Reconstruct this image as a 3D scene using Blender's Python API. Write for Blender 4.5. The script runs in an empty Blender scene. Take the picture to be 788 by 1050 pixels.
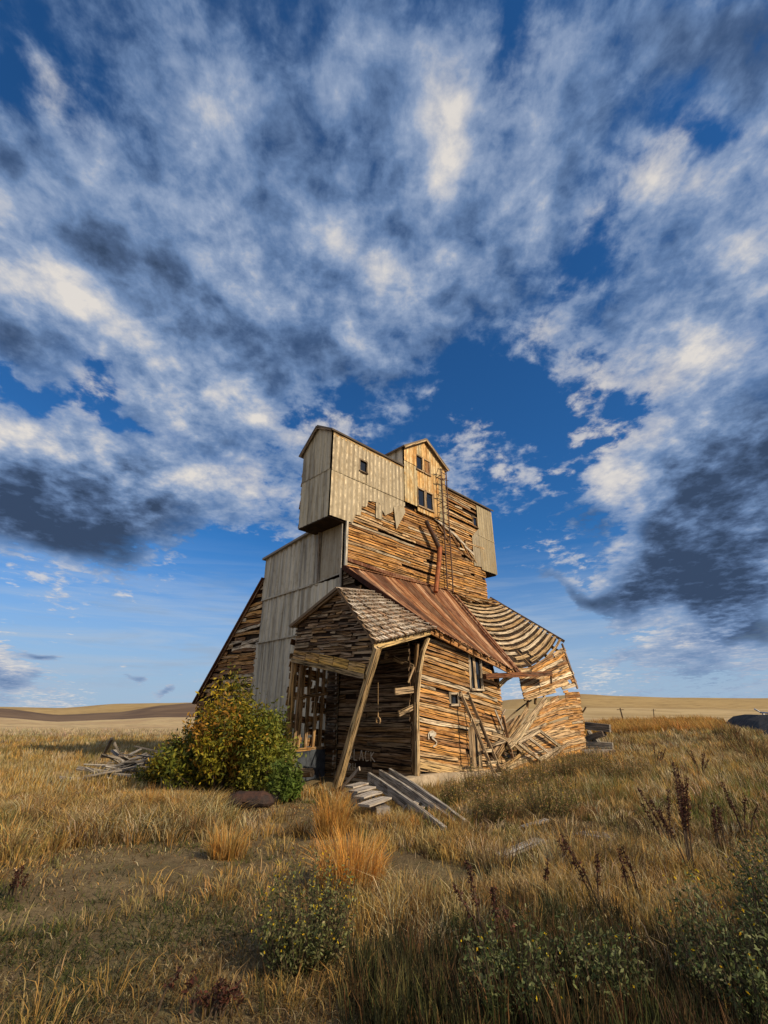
import bpy, math, random
import numpy as np
from math import radians, sin, cos, pi, sqrt
from mathutils import Vector
random.seed(7); RNG = np.random.default_rng(11)
C = bpy.context.scene.collection
SC = bpy.context.scene
# ------------------------------------------------------------------ survey of the place
PITCH = radians(23.6); FOC = 480.0; EYE = 1.6
S2 = sqrt(.5)
def ray(x, y):
    a = x-394; b = y-525
    return (a, FOC*cos(PITCH)+b*sin(PITCH), FOC*sin(PITCH)-b*cos(PITCH))
def U(x, y, u):                      # sight line met with a wall plane u = const -> (u,v,z)
    r = ray(x, y); t = u/((r[0]+r[1])*S2); return (u, (r[1]-r[0])*t*S2, EYE+r[2]*t)
def V(x, y, v):
    r = ray(x, y); t = v/((r[1]-r[0])*S2); return ((r[0]+r[1])*t*S2, v, EYE+r[2]*t)
def D(x, y, dist):                   # a world point at forward distance
    r = ray(x, y); t = dist/r[1]; return (r[0]*t, dist, EYE+r[2]*t)
def uv2w(p): return ((p[0]-p[1])*S2, (p[0]+p[1])*S2, p[2])
def w2uv(p): return ((p[0]+p[1])*S2, (p[1]-p[0])*S2, p[2])
def lerp(a, b, t): return tuple(a[i]+(b[i]-a[i])*t for i in range(len(a)))
def pxrow(az, y):                    # tangent of elevation of picture row y at azimuth az
    x = 394+524*math.tan(az); return (735-y)/sqrt(524**2+(x-394)**2)

# ------------------------------------------------------------------ terrain height
_x = [-700,-394, 0, 60,120,165,200,394,500,530,600,640,700,788,1200]
AZ = [math.atan((x-394)/524.) for x in _x]
def el(ys): return [ (735-y)/sqrt(524**2+(x-394)**2) for x, y in zip(_x, ys)]
RT = np.array([0,4,9,14,20,30,45,60,100,200,350,520,800,1300,2500,9000.])
def z_from(r, ys): return [1.6+r*e for e in el(ys)]
rows = [
 [0]*15,
 [0]*15,
 [0,0,0,-.02,-.03,-.03,-.04,-.06,-.05,-.03,.02,.05,.08,.1,.1],
 [0,0,0,0,-.03,-.05,-.08,-.14,-.15,-.1,.02,.08,.15,.2,.2],
 [0,0,.02,.02,0,0,0,0,0,.05,.15,.25,.32,.38,.4],
 [0,0,.05,.05,.05,.05,.05,.0,.2,.3,.55,.72,.8,.85,.8],
 z_from(45,[752,752,752,752,752,752,752,750,748,746,743.5,741,740,740,740]),
 z_from(60,[753,753,753,753,753,753,753,750,748,746,743.5,742,742,742,742]),
 z_from(100,[754,754,754,754,754,754,754,750,747,745,743,742.5,742.5,742.5,742]),
 z_from(200,[745,745,745,746,746,746,746,744,742,741,740,739,739,739,739]),
 z_from(350,[736,736,736,740,738,736,736,738,737,737,736.5,736.5,736.5,736.5,736]),
 z_from(520,[726,726,727.5,733.5,731,724.5,722,730,735,735,734.6,734.6,734.6,734.6,733]),
 z_from(800,[736,736,734,737,734,731,730,730,730,728,727,727,728,728,725]),
 z_from(1300,[720,722,726,727,723,722.5,722,722,722,719,714,716,717.5,718,715]),
 [-40]*15, [-400]*15]
ZT = np.array(rows, dtype=float)
def hgt(x, y):
    x = np.atleast_1d(np.asarray(x, float)); y = np.atleast_1d(np.asarray(y, float))
    r = np.hypot(x, y); az = np.arctan2(x, y)
    az = np.where(np.abs(az) > 1.15, np.sign(az)*1.15, az)
    ia = np.clip(np.searchsorted(AZ, az)-1, 0, len(AZ)-2)
    A = np.array(AZ); ta = np.clip((az-A[ia])/(A[ia+1]-A[ia]), 0, 1)
    ta = ta*ta*(3-2*ta)*.5+ta*.5
    lr = np.log(r+6); LR = np.log(RT+6)
    ir = np.clip(np.searchsorted(LR, lr)-1, 0, len(LR)-2)
    tr = np.clip((lr-LR[ir])/(LR[ir+1]-LR[ir]), 0, 1); tr = tr*tr*(3-2*tr)
    z = (ZT[ir, ia]*(1-ta)+ZT[ir, ia+1]*ta)*(1-tr)+(ZT[ir+1, ia]*(1-ta)+ZT[ir+1, ia+1]*ta)*tr
    k = np.clip((r-2)/4, 0, 1)*np.clip((60-r)/20, 0, 1)
    z = z+k*(.03*np.sin(x*1.7+y*.6)*np.sin(y*1.3-x*.4)+.018*np.sin(x*4.1+1)*np.sin(y*3.7+x)+.008*np.sin(x*11)*np.sin(y*9.3))
    return z
def gz(x, y): return float(hgt(x, y)[0])
def G(px, py, up=0.):                # where a sight line meets the ground
    r = ray(px, py); n = math.hypot(r[0], r[1]); d = 3.
    while d < 80:
        x, y = r[0]/n*d, r[1]/n*d
        if EYE+r[2]/n*d <= gz(x, y)+up: break
        d += .04
    return (x, y, gz(x, y)+up)

# ------------------------------------------------------------------ materials
def newmat(name):
    m = bpy.data.materials.new(name); m.use_nodes = True
    nt = m.node_tree; nt.nodes.clear(); return m, nt
class N:
    def __init__(s, nt): s.nt = nt
    def n(s, t, **k):
        o = s.nt.nodes.new(t)
        for a, b in k.items(): setattr(o, a, b)
        return o
    def l(s, a, b): s.nt.links.new(a, b)
    def put(s, v, sock):
        if hasattr(v, 'is_linked') or hasattr(v, 'links'): s.l(v, sock)
        else: sock.default_value = v
    def m(s, op, a, b=None, c=None, clamp=False):
        o = s.n('ShaderNodeMath', operation=op, use_clamp=clamp); s.put(a, o.inputs[0])
        if b is not None: s.put(b, o.inputs[1])
        if c is not None: s.put(c, o.inputs[2])
        return o.outputs[0]
    def vm(s, op, a, b=None, out=0):
        o = s.n('ShaderNodeVectorMath', operation=op); s.put(a, o.inputs[0])
        if b is not None: s.put(b, o.inputs[1])
        return o.outputs[out]
    def mr(s, v, a, b, c=0., d=1., smooth=True):
        o = s.n('ShaderNodeMapRange'); o.interpolation_type = 'SMOOTHSTEP' if smooth else 'LINEAR'
        s.put(v, o.inputs[0])
        for i, q in enumerate((a, b, c, d)): s.put(q, o.inputs[i+1])
        return o.outputs[0]
    def mix(s, f, a, b, bt='MIX'):
        o = s.n('ShaderNodeMix', data_type='RGBA', blend_type=bt); s.put(f, o.inputs[0])
        for q, i in ((a, 6), (b, 7)):
            if isinstance(q, tuple): q = tuple(q)+(1.,) if len(q) == 3 else q
            s.put(q, o.inputs[i])
        return o.outputs[2]
    def noise(s, vec, scale, det=4, rough=.55, dist=0, lac=2.):
        o = s.n('ShaderNodeTexNoise'); s.put(vec, o.inputs['Vector'])
        o.inputs['Scale'].default_value = scale; o.inputs['Detail'].default_value = det
        o.inputs['Roughness'].default_value = rough; o.inputs['Distortion'].default_value = dist
        o.inputs['Lacunarity'].default_value = lac
        return o.outputs[0]
    def mp(s, vec, sc=(1, 1, 1), rot=(0, 0, 0), loc=(0, 0, 0)):
        o = s.n('ShaderNodeMapping'); s.l(vec, o.inputs[0])
        o.inputs['Location'].default_value = loc; o.inputs['Rotation'].default_value = rot; o.inputs['Scale'].default_value = sc
        return o.outputs[0]
    def bsdf(s, col, rough=.8, metal=0., spec=.3, bump=None, bstr=.5, bdist=.02):
        o = s.n('ShaderNodeBsdfPrincipled'); s.put(col if not isinstance(col, tuple) else tuple(col)+(1.,), o.inputs['Base Color'])
        s.put(rough, o.inputs['Roughness']); s.put(metal, o.inputs['Metallic']); o.inputs['Specular IOR Level'].default_value = spec
        if bump is not None:
            b = s.n('ShaderNodeBump'); b.inputs['Strength'].default_value = bstr; b.inputs['Distance'].default_value = bdist
            s.l(bump, b.inputs['Height']); s.l(b.outputs[0], o.inputs['Normal'])
        return o.outputs[0]
    def out(s, sh): o = s.n('ShaderNodeOutputMaterial'); s.l(sh, o.inputs[0])

def mat_wood(name, gray=(.30, .25, .19), grayamt=.35, dark=.12):
    m, nt = newmat(name); g = N(nt)
    at = g.n('ShaderNodeAttribute', attribute_name='Col'); uv = g.n('ShaderNodeUVMap').outputs[0]
    g1 = g.noise(g.mp(uv, (1.3, 34, 1)), 1., 6, .65, .6)
    g2 = g.noise(g.mp(uv, (.5, 7, 1), loc=(3, 9, 0)), 1., 4, .6, .4)
    g3 = g.noise(g.mp(uv, (2.2, 2.6, 1), loc=(7, 1, 0)), 1., 4, .6)
    c = g.mix(g.mr(g2, .42, .68, 0, grayamt*2), at.outputs[0], gray)
    c = g.mix(g.mr(g3, .52, .70, 0, .75), c, g.mix(1., at.outputs[0], (.42, .30, .22), 'MULTIPLY'))
    cr = g.mr(g1, .40, .56, dark, 1.15)
    c = g.mix(1., c, g.n('ShaderNodeCombineColor').outputs[0], 'MULTIPLY')
    cc = nt.nodes[-2] if False else None
    comb = [n for n in nt.nodes if n.type == 'COMBINE_COLOR'][0]
    for i in range(3): g.l(cr, comb.inputs[i])
    h = g.m('ADD', g1, g.m('MULTIPLY', g2, .6))
    g.out(g.bsdf(c, .85, 0, .15, h, .9, .02)); return m
def mat_metal(name, base, stain, rough=.55, metal=.25, sp=(3.3, .35), rust=None):
    m, nt = newmat(name); g = N(nt)
    at = g.n('ShaderNodeAttribute', attribute_name='Col'); uv = g.n('ShaderNodeUVMap').outputs[0]
    a = g.noise(g.mp(uv, (sp[0], sp[1], 1)), 1., 5, .6, .3)
    b = g.noise(g.mp(uv, (6, 3.5, 1), loc=(4, 4, 0)), 1., 6, .7)
    d = g.noise(g.mp(uv, (14, .8, 1), loc=(9, 1, 0)), 1., 4, .6)
    c = g.mix(g.mr(a, .42, .66), base, stain)
    c = g.mix(g.mr(b, .5, .75, 0, .55), c, g.mix(1., c, (.45, .42, .38), 'MULTIPLY'))
    c = g.mix(g.mr(d, .45, .7, 0, .5), c, g.mix(1., c, (.6, .57, .5), 'MULTIPLY'))
    if rust is not None:
        c = g.mix(g.mr(g.noise(g.mp(uv, (1.5, 1.1, 1), loc=(2, 7, 0)), 1., 5, .65), .52, .66), c, rust)
    c = g.mix(1., c, at.outputs[0], 'MULTIPLY')
    g.out(g.bsdf(c, g.mr(b, .3, .7, rough-.1, rough+.2), metal, .3, b, .25, .01)); return m
def mat_leaf(name, trans=.35, rough=.6, gain=1.):
    m, nt = newmat(name); g = N(nt)
    at = g.n('ShaderNodeAttribute', attribute_name='Col').outputs[0]
    p = g.bsdf(at, rough, 0, .2)
    t = g.n('ShaderNodeBsdfTranslucent'); g.l(at, t.inputs[0])
    x = g.n('ShaderNodeMixShader'); x.inputs[0].default_value = trans
    g.l(p, x.inputs[1]); g.l(t.outputs[0], x.inputs[2]); g.out(x.outputs[0]); return m
def mat_simple(name, c1, c2, scale=3., rough=.85, metal=0., bstr=.5, det=6, bdist=.03):
    m, nt = newmat(name); g = N(nt)
    co = g.n('ShaderNodeTexCoord').outputs['Object']
    a = g.noise(co, scale, det, .62); b = g.noise(co, scale*5.3, 5, .65)
    c = g.mix(g.mr(a, .38, .64), c1, c2); c = g.mix(g.mr(b, .45, .75, 0, .55), c, g.mix(1., c, (.45, .42, .40), 'MULTIPLY'))
    g.out(g.bsdf(c, rough, metal, .25, g.m('ADD', a, b), bstr, bdist)); return m

WOOD = mat_wood('weathered_wood', (.38, .28, .19), .30, .05)
WOODG = mat_wood('gray_wood', (.34, .30, .25), .5, .25)
WOODK = mat_wood('dark_wood', (.10, .08, .06), .4, .2)
CLAD = mat_metal('galvanised_cladding', (.345, .30, .22), (.24, .20, .14), sp=(8, .35), rust=(.29, .235, .155))
CLADG = mat_metal('stained_cladding', (.60, .54, .42), (.26, .225, .165), sp=(4.5, .25), metal=.1)
CLADY = mat_metal('yellowed_cladding', (.44, .36, .22), (.40, .25, .09), rust=(.34, .20, .06), sp=(3., .8))
RUST = mat_metal('rusted_roof', (.17, .08, .04), (.30, .21, .145), .8, .05, (12, 1.1), rust=(.09, .04, .025))
WOODS = mat_wood('shingle_wood', (.48, .42, .35), .3, .3)
SHING = mat_simple('shingle', (.36, .29, .22), (.18, .14, .11), 9, .9)
RUSTY = mat_simple('rusty_iron', (.075, .038, .026), (.03, .022, .02), 5, .7, .2)
PIPE = mat_simple('rusty_pipe', (.34, .11, .04), (.20, .07, .03), 5, .65, .3)
IRON = mat_simple('dark_iron', (.06, .045, .04), (.12, .06, .035), 6, .6, .4)
CONC = mat_simple('concrete', (.50, .40, .28), (.30, .24, .17), 1.6, .9, bstr=.6)
INNER = mat_simple('shaded_inner_timber', (.045, .026, .014), (.02, .012, .008), 2.5, .95)  # dark lumber, with the shade behind gaps put into its colour
STONE = mat_simple('stone', (.25, .22, .19), (.12, .10, .085), 3, .9)
SLATE = mat_simple('dull_sheet', (.12, .14, .17), (.06, .07, .09), 3, .5, .5)
PAINT = mat_simple('chalk_paint', (.62, .58, .5), (.45, .36, .24), 9, .9)
LEAF = mat_leaf('leaves', .30)
GRASS = mat_leaf('grass_blades', .35, .7)
BARK = mat_simple('bark', (.10, .07, .045), (.05, .035, .025), 8, .95)
m, nt = newmat('dark_glass'); g = N(nt); g.out(g.bsdf((.012, .014, .018), .12, 0, .5)); GLASS = m

# ------------------------------------------------------------------ mesh collector
class MB:
    def __init__(s): s.v = []; s.f = []; s.uv = []; s.c = []
    def face(s, pts, uvs=None, col=(1, 1, 1)):
        i = len(s.v); s.v.extend(pts); s.f.append(tuple(range(i, i+len(pts))))
        s.uv.extend(uvs if uvs else [(0, 0)]*len(pts)); s.c.append(col)
    def strip(s, secs, us, vs, col, cap=True):
        """secs: list of cross-sections (each k points, closed)."""
        k = len(secs[0])
        for i in range(len(secs)-1):
            for j in range(k):
                jj = (j+1) % k
                s.face([secs[i][j], secs[i+1][j], secs[i+1][jj], secs[i][jj]],
                       [(us[i], vs[j]), (us[i+1], vs[j]), (us[i+1], vs[j+1]), (us[i], vs[j+1])], col)
        if cap:
            for sec, rev in ((secs[0], 0), (secs[-1], 1)):
                q = list(sec) if rev else list(sec)[::-1]
                s.face(q, [(us[0]+.01*i, vs[0]+.02*i) for i in range(k)], tuple(x*.8 for x in col))
    def bar(s, p, q, w, h, col=(1, 1, 1), up=(0, 0, 1), segs=1, bow=0., twist=0.):
        p = Vector(p); q = Vector(q); d = (q-p); L = d.length
        if L < 1e-5: return
        d.normalize(); u = Vector(up); a = d.cross(u)
        if a.length < .05: a = d.cross(Vector((1, 0, 0)))
        a.normalize(); b = a.cross(d).normalized()
        o = random.random()*50; secs = []; us = []
        for i in range(segs+1):
            t = i/segs; c = p.lerp(q, t)+b*(-bow*4*t*(1-t)); an = twist*(t-.5)
            a2 = a*cos(an)+b*sin(an); b2 = b*cos(an)-a*sin(an)
            secs.append([tuple(c+a2*w/2+b2*h/2), tuple(c-a2*w/2+b2*h/2), tuple(c-a2*w/2-b2*h/2), tuple(c+a2*w/2-b2*h/2)])
            us.append(o+L*t)
        vv = o*1.7; s.strip(secs, us, [vv, vv+w, vv+w+h, vv+2*w+h, vv+2*w+2*h], col)
    def tube(s, pts, rad, n=8, col=(1, 1, 1)):
        P = [Vector(p) for p in pts]; R = rad if isinstance(rad, (list, tuple)) else [rad]*len(P)
        secs = []; us = [0]
        for i, p in enumerate(P):
            d = (P[min(i+1, len(P)-1)]-P[max(i-1, 0)]).normalized()
            a = d.cross(Vector((.13, .21, 1)))
            if a.length < .1: a = d.cross(Vector((1, .1, 0)))
            a.normalize(); b = d.cross(a)
            secs.append([tuple(p+(a*cos(2*pi*j/n)+b*sin(2*pi*j/n))*R[i]) for j in range(n)])
            if i: us.append(us[-1]+(P[i]-P[i-1]).length)
        s.strip(secs, us, [j*.1 for j in range(n+1)], col)
ORG = (10.3, 12.28, 0)
BUILD = None
def link(o): C.objects.link(o); return o
def vary(c, a, b):
    f = random.uniform(a, b); return tuple(x*f for x in c)
def mesh_obj(name, verts, faces, mat, parent=None, uv=None, fcol=None, smooth=False):
    me = bpy.data.meshes.new(name); me.from_pydata(verts, [], faces)
    if uv:
        l = me.uv_layers.new(name='UVMap'); l.data.foreach_set('uv', np.array(uv, dtype=np.float32).ravel())
    if fcol:
        cnt = [len(f) for f in faces]
        arr = np.repeat(np.array([tuple(c)+(1.,) for c in fcol], dtype=np.float32), cnt, axis=0)
        a = me.color_attributes.new('Col', 'FLOAT_COLOR', 'CORNER'); a.data.foreach_set('color', arr.ravel())
    me.materials.append(mat)
    if smooth: me.polygons.foreach_set('use_smooth', [True]*len(me.polygons))
    o = link(bpy.data.objects.new(name, me)); o.parent = parent; return o
def part(name, mb, mat, parent=None, uvz=True, smooth=False, label=None):
    """uvz: coordinates are (u,v,z) of the building -> local frame of its Empty."""
    vs = [(p[0]-ORG[0], p[1]-ORG[1], p[2]-ORG[2]) for p in mb.v] if uvz else mb.v
    o = mesh_obj(name, vs, mb.f, mat, parent if parent is not None else BUILD, mb.uv, mb.c, smooth)
    if label: o['label'] = label
    return o
def tag(o, label, cat, group=None, kind=None):
    if label: o['label'] = label
    if cat: o['category'] = cat
    if group: o['group'] = group
    if kind: o['kind'] = kind
    return o
def empty(name, loc, label, cat, group=None, rz=0.):
    o = link(bpy.data.objects.new(name, None)); o.location = loc; o.rotation_euler = (0, 0, rz)
    o.empty_display_size = .3
    return tag(o, label, cat, group)
def solid(name, mb, mat, loc, label, cat, group=None):
    """a one-mesh thing given in world coordinates, origin moved to loc"""
    vs = [(p[0]-loc[0], p[1]-loc[1], p[2]-loc[2]) for p in mb.v]
    o = mesh_obj(name, vs, mb.f, mat, None, mb.uv, mb.c); o.location = loc
    return tag(o, label, cat, group)
def wpart(name, mb, mat, parent, smooth=False, label=None):
    L = parent.location
    vs = [(p[0]-L[0], p[1]-L[1], p[2]-L[2]) for p in mb.v]
    o = mesh_obj(name, vs, mb.f, mat, parent, mb.uv, mb.c, smooth)
    if label: o['label'] = label
    return o

# ------------------------------------------------------------------ frames and cladding
def Aplane(u, out=-1):  return lambda s, z, o: (u+out*o, s, z)          # s runs along v
def Bplane(v, out=-1):  return lambda s, z, o: (s, v+out*o, z)          # s runs along u
def bil(P00, P10, P11, P01, La=None, Lb=None, sag=0., flip=1, sagb=0.):
    P00, P10, P11, P01 = map(Vector, (P00, P10, P11, P01))
    La = La or ((P10-P00).length+(P11-P01).length)/2; Lb = Lb or ((P01-P00).length+(P11-P10).length)/2
    nrm = ((P10-P00).cross(P01-P00)+(P11-P01).cross(P11-P10)).normalized()*flip
    def fr(s, t, o):
        a = s/La; b = t/Lb
        p = (P00*(1-a)+P10*a)*(1-b)+(P01*(1-a)+P11*a)*b
        p = p+nrm*o
        p.z -= sag*4*a*(1-a)*(.35+.65*(1-b))+sagb*4*b*(1-b)
        return tuple(p)
    return fr, La, Lb
def scan(poly, z):
    xs = []
    for i in range(len(poly)):
        a, b = poly[i], poly[(i+1) % len(poly)]
        if (a[1] <= z < b[1]) or (b[1] <= z < a[1]): xs.append(a[0]+(b[0]-a[0])*(z-a[1])/(b[1]-a[1]))
    xs.sort(); return [(xs[i], xs[i+1]) for i in range(0, len(xs)-1, 2)]
def woodcol(k=1., rng=None):
    r = random.random()
    if r < .42: c = (.56, .285, .085)
    elif r < .64: c = (.40, .19, .055)
    elif r < .80: c = (.62, .42, .22)
    elif r < .92: c = (.25, .12, .045)
    else: c = (.62, .50, .34)
    f = k*random.uniform(.66, 1.18); return tuple(x*f for x in c)
def darkcol(k=1.):
    f = k*random.uniform(.55, 1.2); c = random.choice([(.20, .11, .045), (.26, .15, .06), (.12, .065, .03), (.30, .21, .12)])
    return tuple(x*f for x in c)
def graycol(k=1.):
    f = k*random.uniform(.7, 1.15); c = random.choice([(.33, .28, .22), (.26, .22, .18), (.38, .31, .23)])
    return tuple(x*f for x in c)
def siding(mb, poly, fr, pitch=.17, holes=(), colf=woodcol, tilt=0., thick=.03, lap=.03, miss=.05, wob=.012,
           seg=(1.0, 3.6), curve=None, gap=.9, endj=.03, s0=0., bend=.0):
    ps = [(a, b-tilt*(a-s0)) for a, b in poly]
    z = min(p[1] for p in ps)+pitch/2; zm = max(p[1] for p in ps)
    while z < zm:
        for a, b in scan(ps, z):
            a += random.uniform(-endj, endj); b += random.uniform(-endj, endj)
            cuts = [(a, b)]
            for h in holes:
                nc = []
                for p, q in cuts:
                    zz = z+tilt*((h[0]+h[1])/2-s0)
                    if h[2]-pitch*.2 < zz < h[3]+pitch*.2 and q > h[0] and p < h[1]:
                        if h[0]-p > .05: nc.append((p, h[0]))
                        if q-h[1] > .05: nc.append((h[1], q))
                    else: nc.append((p, q))
                cuts = nc
            for p, q in cuts:
                x = p
                while x < q-.04:
                    L = random.uniform(*seg); e = min(q, x+L)
                    if q-e < .25: e = q
                    if random.random() > miss:
                        xs, xe = x+.004, e-.004
                        if random.random() < miss*1.5: xe -= (xe-xs)*random.uniform(.1, .5)
                        n = max(1, int((xe-xs)/.45)); col = colf(); o = random.random()*60
                        t1 = random.gauss(0, wob); t2 = random.gauss(0, wob); ph = random.random()*6; am = abs(random.gauss(0, wob))
                        hw = pitch*gap*random.uniform(.9, 1.04)/2; ex = random.choice([0, 0, 0, .012, .03])*random.random()
                        lp = lap*random.uniform(.5, 1.6); secs = []; us = []
                        for i in range(n+1):
                            t = i/n; s = xs+(xe-xs)*t
                            zz = z+tilt*(s-s0)+t1*(1-t)+t2*t+am*sin(ph+s*2.2)+(curve(s, z) if curve else 0)
                            w = ex*(2*abs(t-.5))**2+bend*random.gauss(0, 1)
                            secs.append([fr(s, zz+hw, .002+w), fr(s, zz+hw, thick+w), fr(s, zz-hw, thick+lp+w), fr(s, zz-hw, lp+w)])
                            us.append(o+s)
                        vv = o*1.3
                        mb.strip(secs, us, [vv, vv+thick, vv+thick+pitch, vv+2*thick+pitch, vv+2*thick+2*pitch], col)
                    x = e
        z += pitch
def sheets(mb, s0, s1, zb, zt, fr, w=.66, period=.22, amp=.018, colf=None, jit=.0, rib=True, base=.03):
    """corrugated metal sheets hung side by side; zb, zt functions of s"""
    s = s0
    while s < s1-.02:
        e = min(s1, s+w)
        if s1-e < .15: e = s1
        col = colf() if colf else vary((1, 1, 1), .86, 1.08); o = random.random()*40
        b0 = base+random.uniform(0, .012); jb = random.uniform(-jit, jit)
        k = max(2, int(round((e-s)/period*4))); tp = []; bt = []; us = []
        for i in range(k+1):
            x = s+(e-s)*i/k; ph = (i % 4)
            off = b0+(amp if ph in (1, 2) else 0)
            tp.append(fr(x, zt(x), off)); bt.append(fr(x, zb(x)+jb, off+.004)); us.append(o+x)
        for i in range(k):
            zz0 = zt(s)-zb(s)
            mb.face([tp[i], bt[i], bt[i+1], tp[i+1]], [(us[i], o+zz0), (us[i], o), (us[i+1], o), (us[i+1], o+zz0)], col)
        s = e
def slab(mb, fr, La, Lb, th, col=(1, 1, 1), na=6, nb=1, a0=0, b0=0):
    """a thin solid plate following frame fr"""
    for i in range(na):
        for j in range(nb):
            for o, r in ((0, 1), (th, 0)):
                q = [fr(a0+(La-a0)*(i+di)/na, b0+(Lb-b0)*(j+dj)/nb, o) for di, dj in ((0, 0), (1, 0), (1, 1), (0, 1))]
                mb.face(q[::-1] if r else q, [(i, j)]*4, col)
    def side(pa, pb):
        mb.face([fr(*pa, 0), fr(*pb, 0), fr(*pb, th), fr(*pa, th)], [(0, 0)]*4, col)
    for i in range(na):
        x, y = a0+(La-a0)*i/na, a0+(La-a0)*(i+1)/na
        side((x, b0), (y, b0)); side((y, Lb), (x, Lb))
    for j in range(nb):
        x, y = b0+(Lb-b0)*j/nb, b0+(Lb-b0)*(j+1)/nb
        side((La, x), (La, y)); side((a0, y), (a0, x))
def box(mb, a, b, col=(1, 1, 1)):
    x0, y0, z0 = a; x1, y1, z1 = b
    P = [(x0, y0, z0), (x1, y0, z0), (x1, y1, z0), (x0, y1, z0), (x0, y0, z1), (x1, y0, z1), (x1, y1, z1), (x0, y1, z1)]
    for f in ((0, 3, 2, 1), (4, 5, 6, 7), (0, 1, 5, 4), (1, 2, 6, 5), (2, 3, 7, 6), (3, 0, 4, 7)):
        mb.face([P[i] for i in f], [(P[i][0]+P[i][1], P[i][2]) for i in f], col)
def prism(mb, poly, fr, o0, o1, col=(1, 1, 1)):
    n = len(poly); a = [fr(s, z, o0) for s, z in poly]; b = [fr(s, z, o1) for s, z in poly]
    mb.face(a, None, col); mb.face(b[::-1], None, col)
    for i in range(n): mb.face([a[i], b[i], b[(i+1) % n], a[(i+1) % n]], None, col)

# =================================================================== THE ELEVATOR
U0, VT, UE, VB = 10.3, 12.28, 19.3, 17.5        # tower footprint
VF = 9.2                                         # front lean-to wall
BUILD = empty('grain_elevator', (0, 0, 0), 'tall derelict wooden grain elevator with pale metal cladding, sagging lean-to and leaning porch', 'grain elevator', rz=radians(45))
BUILD.location = uv2w(ORG)
HB, HT = 8.18, 11.7                             # headhouse bottom and eave
# inner crib core (solid stacked lumber)
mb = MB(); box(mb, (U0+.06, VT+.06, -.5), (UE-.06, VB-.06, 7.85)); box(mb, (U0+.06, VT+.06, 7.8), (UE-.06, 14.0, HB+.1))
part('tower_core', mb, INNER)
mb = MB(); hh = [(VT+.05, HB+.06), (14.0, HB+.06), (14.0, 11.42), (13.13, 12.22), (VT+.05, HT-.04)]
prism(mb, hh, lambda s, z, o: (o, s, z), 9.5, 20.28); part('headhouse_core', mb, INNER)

# tower front wall (B) : weathered boards
mb = MB()
fB = Bplane(VT)
wh = [(14.35, 15.45, 10.1, 11.05), (18.55, 18.98, 10.3, 10.95)]
siding(mb, [(U0, 6.1), (UE, 6.1), (UE, HT), (16.3, HT), (16.3, 9.95), (13.0, 9.8), (12.0, 9.6), (10.7, 9.1), (10.5, 8.3), (U0, 8.3)], fB, .112, [(18.55, 18.98, 10.3, 10.95)], miss=.035, wob=.008, tilt=0, lap=.026, thick=.02, endj=.01, bend=.005, gap=.92, seg=(1.2, 4.5), curve=lambda s, z: .03*sin(s*.8+z*.7))
part('tower_wall', mb, WOOD)
mb = MB()
siding(mb, [(U0+.02, -.1), (UE, -.1), (UE, 6.1), (U0+.02, 6.1)], fB, .2, (), colf=lambda: darkcol(1.2), miss=.04, wob=.02, lap=.02)
part('tower_wall', mb, WOOD)
mb = MB()
siding(mb, [(VT, 0), (VB, 0), (VB, 7.9), (VT, 7.9)], Aplane(UE, 1), .2, (), miss=.04)
siding(mb, [(VT, 7.9), (14.0, 7.9), (14.0, HB), (VT, HB)], Aplane(UE, 1), .2, (), miss=.04)
part('tower_wall', mb, WOOD)
mb = MB(); siding(mb, [(U0, 0), (UE, 0), (UE, 7.9), (U0, 7.9)], Bplane(VB, 1), .25, (), miss=.04); part('tower_wall', mb, WOODG)
# a few loose boards and a dark bulging seam across the wall
mb = MB()
def lboard(P, Q, w, h, col, parent=None, **k):
    m_ = MB(); m_.bar(P, Q, w, h, col, **k); return part('loose_board', m_, WOOD, parent)
for i in range(16):
    s = random.uniform(U0+.3, UE-.4); z = random.uniform(6.8, 9.3); L = random.uniform(.4, 1.8); a = random.gauss(0, .06)
    if s > 16.4: z = random.uniform(6.8, 11.3)
    lboard((s, VT-.06, z), (min(UE, s+L), VT-.06-random.random()*.05, z+L*a), .02, random.uniform(.05, .11), woodcol(), segs=3, bow=random.gauss(0, .03))
pts = [(15.2, 9.9), (16.2, 9.6), (17.0, 9.35), (17.6, 9.05), (18.2, 8.8)]
for k in range(len(pts)-1):
    lboard((pts[k][0], VT-.09-.004*k, pts[k][1]), (pts[k+1][0]+.1, VT-.09-.004*k, pts[k+1][1]), .04, .13, (.55, .48, .38), segs=2)
for k in range(9):
    s = random.uniform(15.6, 18.3); lboard((s, VT-.08, 9.7+random.uniform(-.5, .4)-(s-15.6)*.3), (s+random.uniform(.3, .8), VT-.1, 9.3-(s-15.6)*.3+random.uniform(-.3, .2)), .03, .08, woodcol(), segs=2)
# flashing at the foot of the front wall
mb = MB(); mb.bar((U0+.02, VT-.06, 6.75), (15.2, VT-.1, 6.62), .05, .12, (.8, .6, .5), segs=5, bow=.05); part('flashing', mb, RUST)

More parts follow.
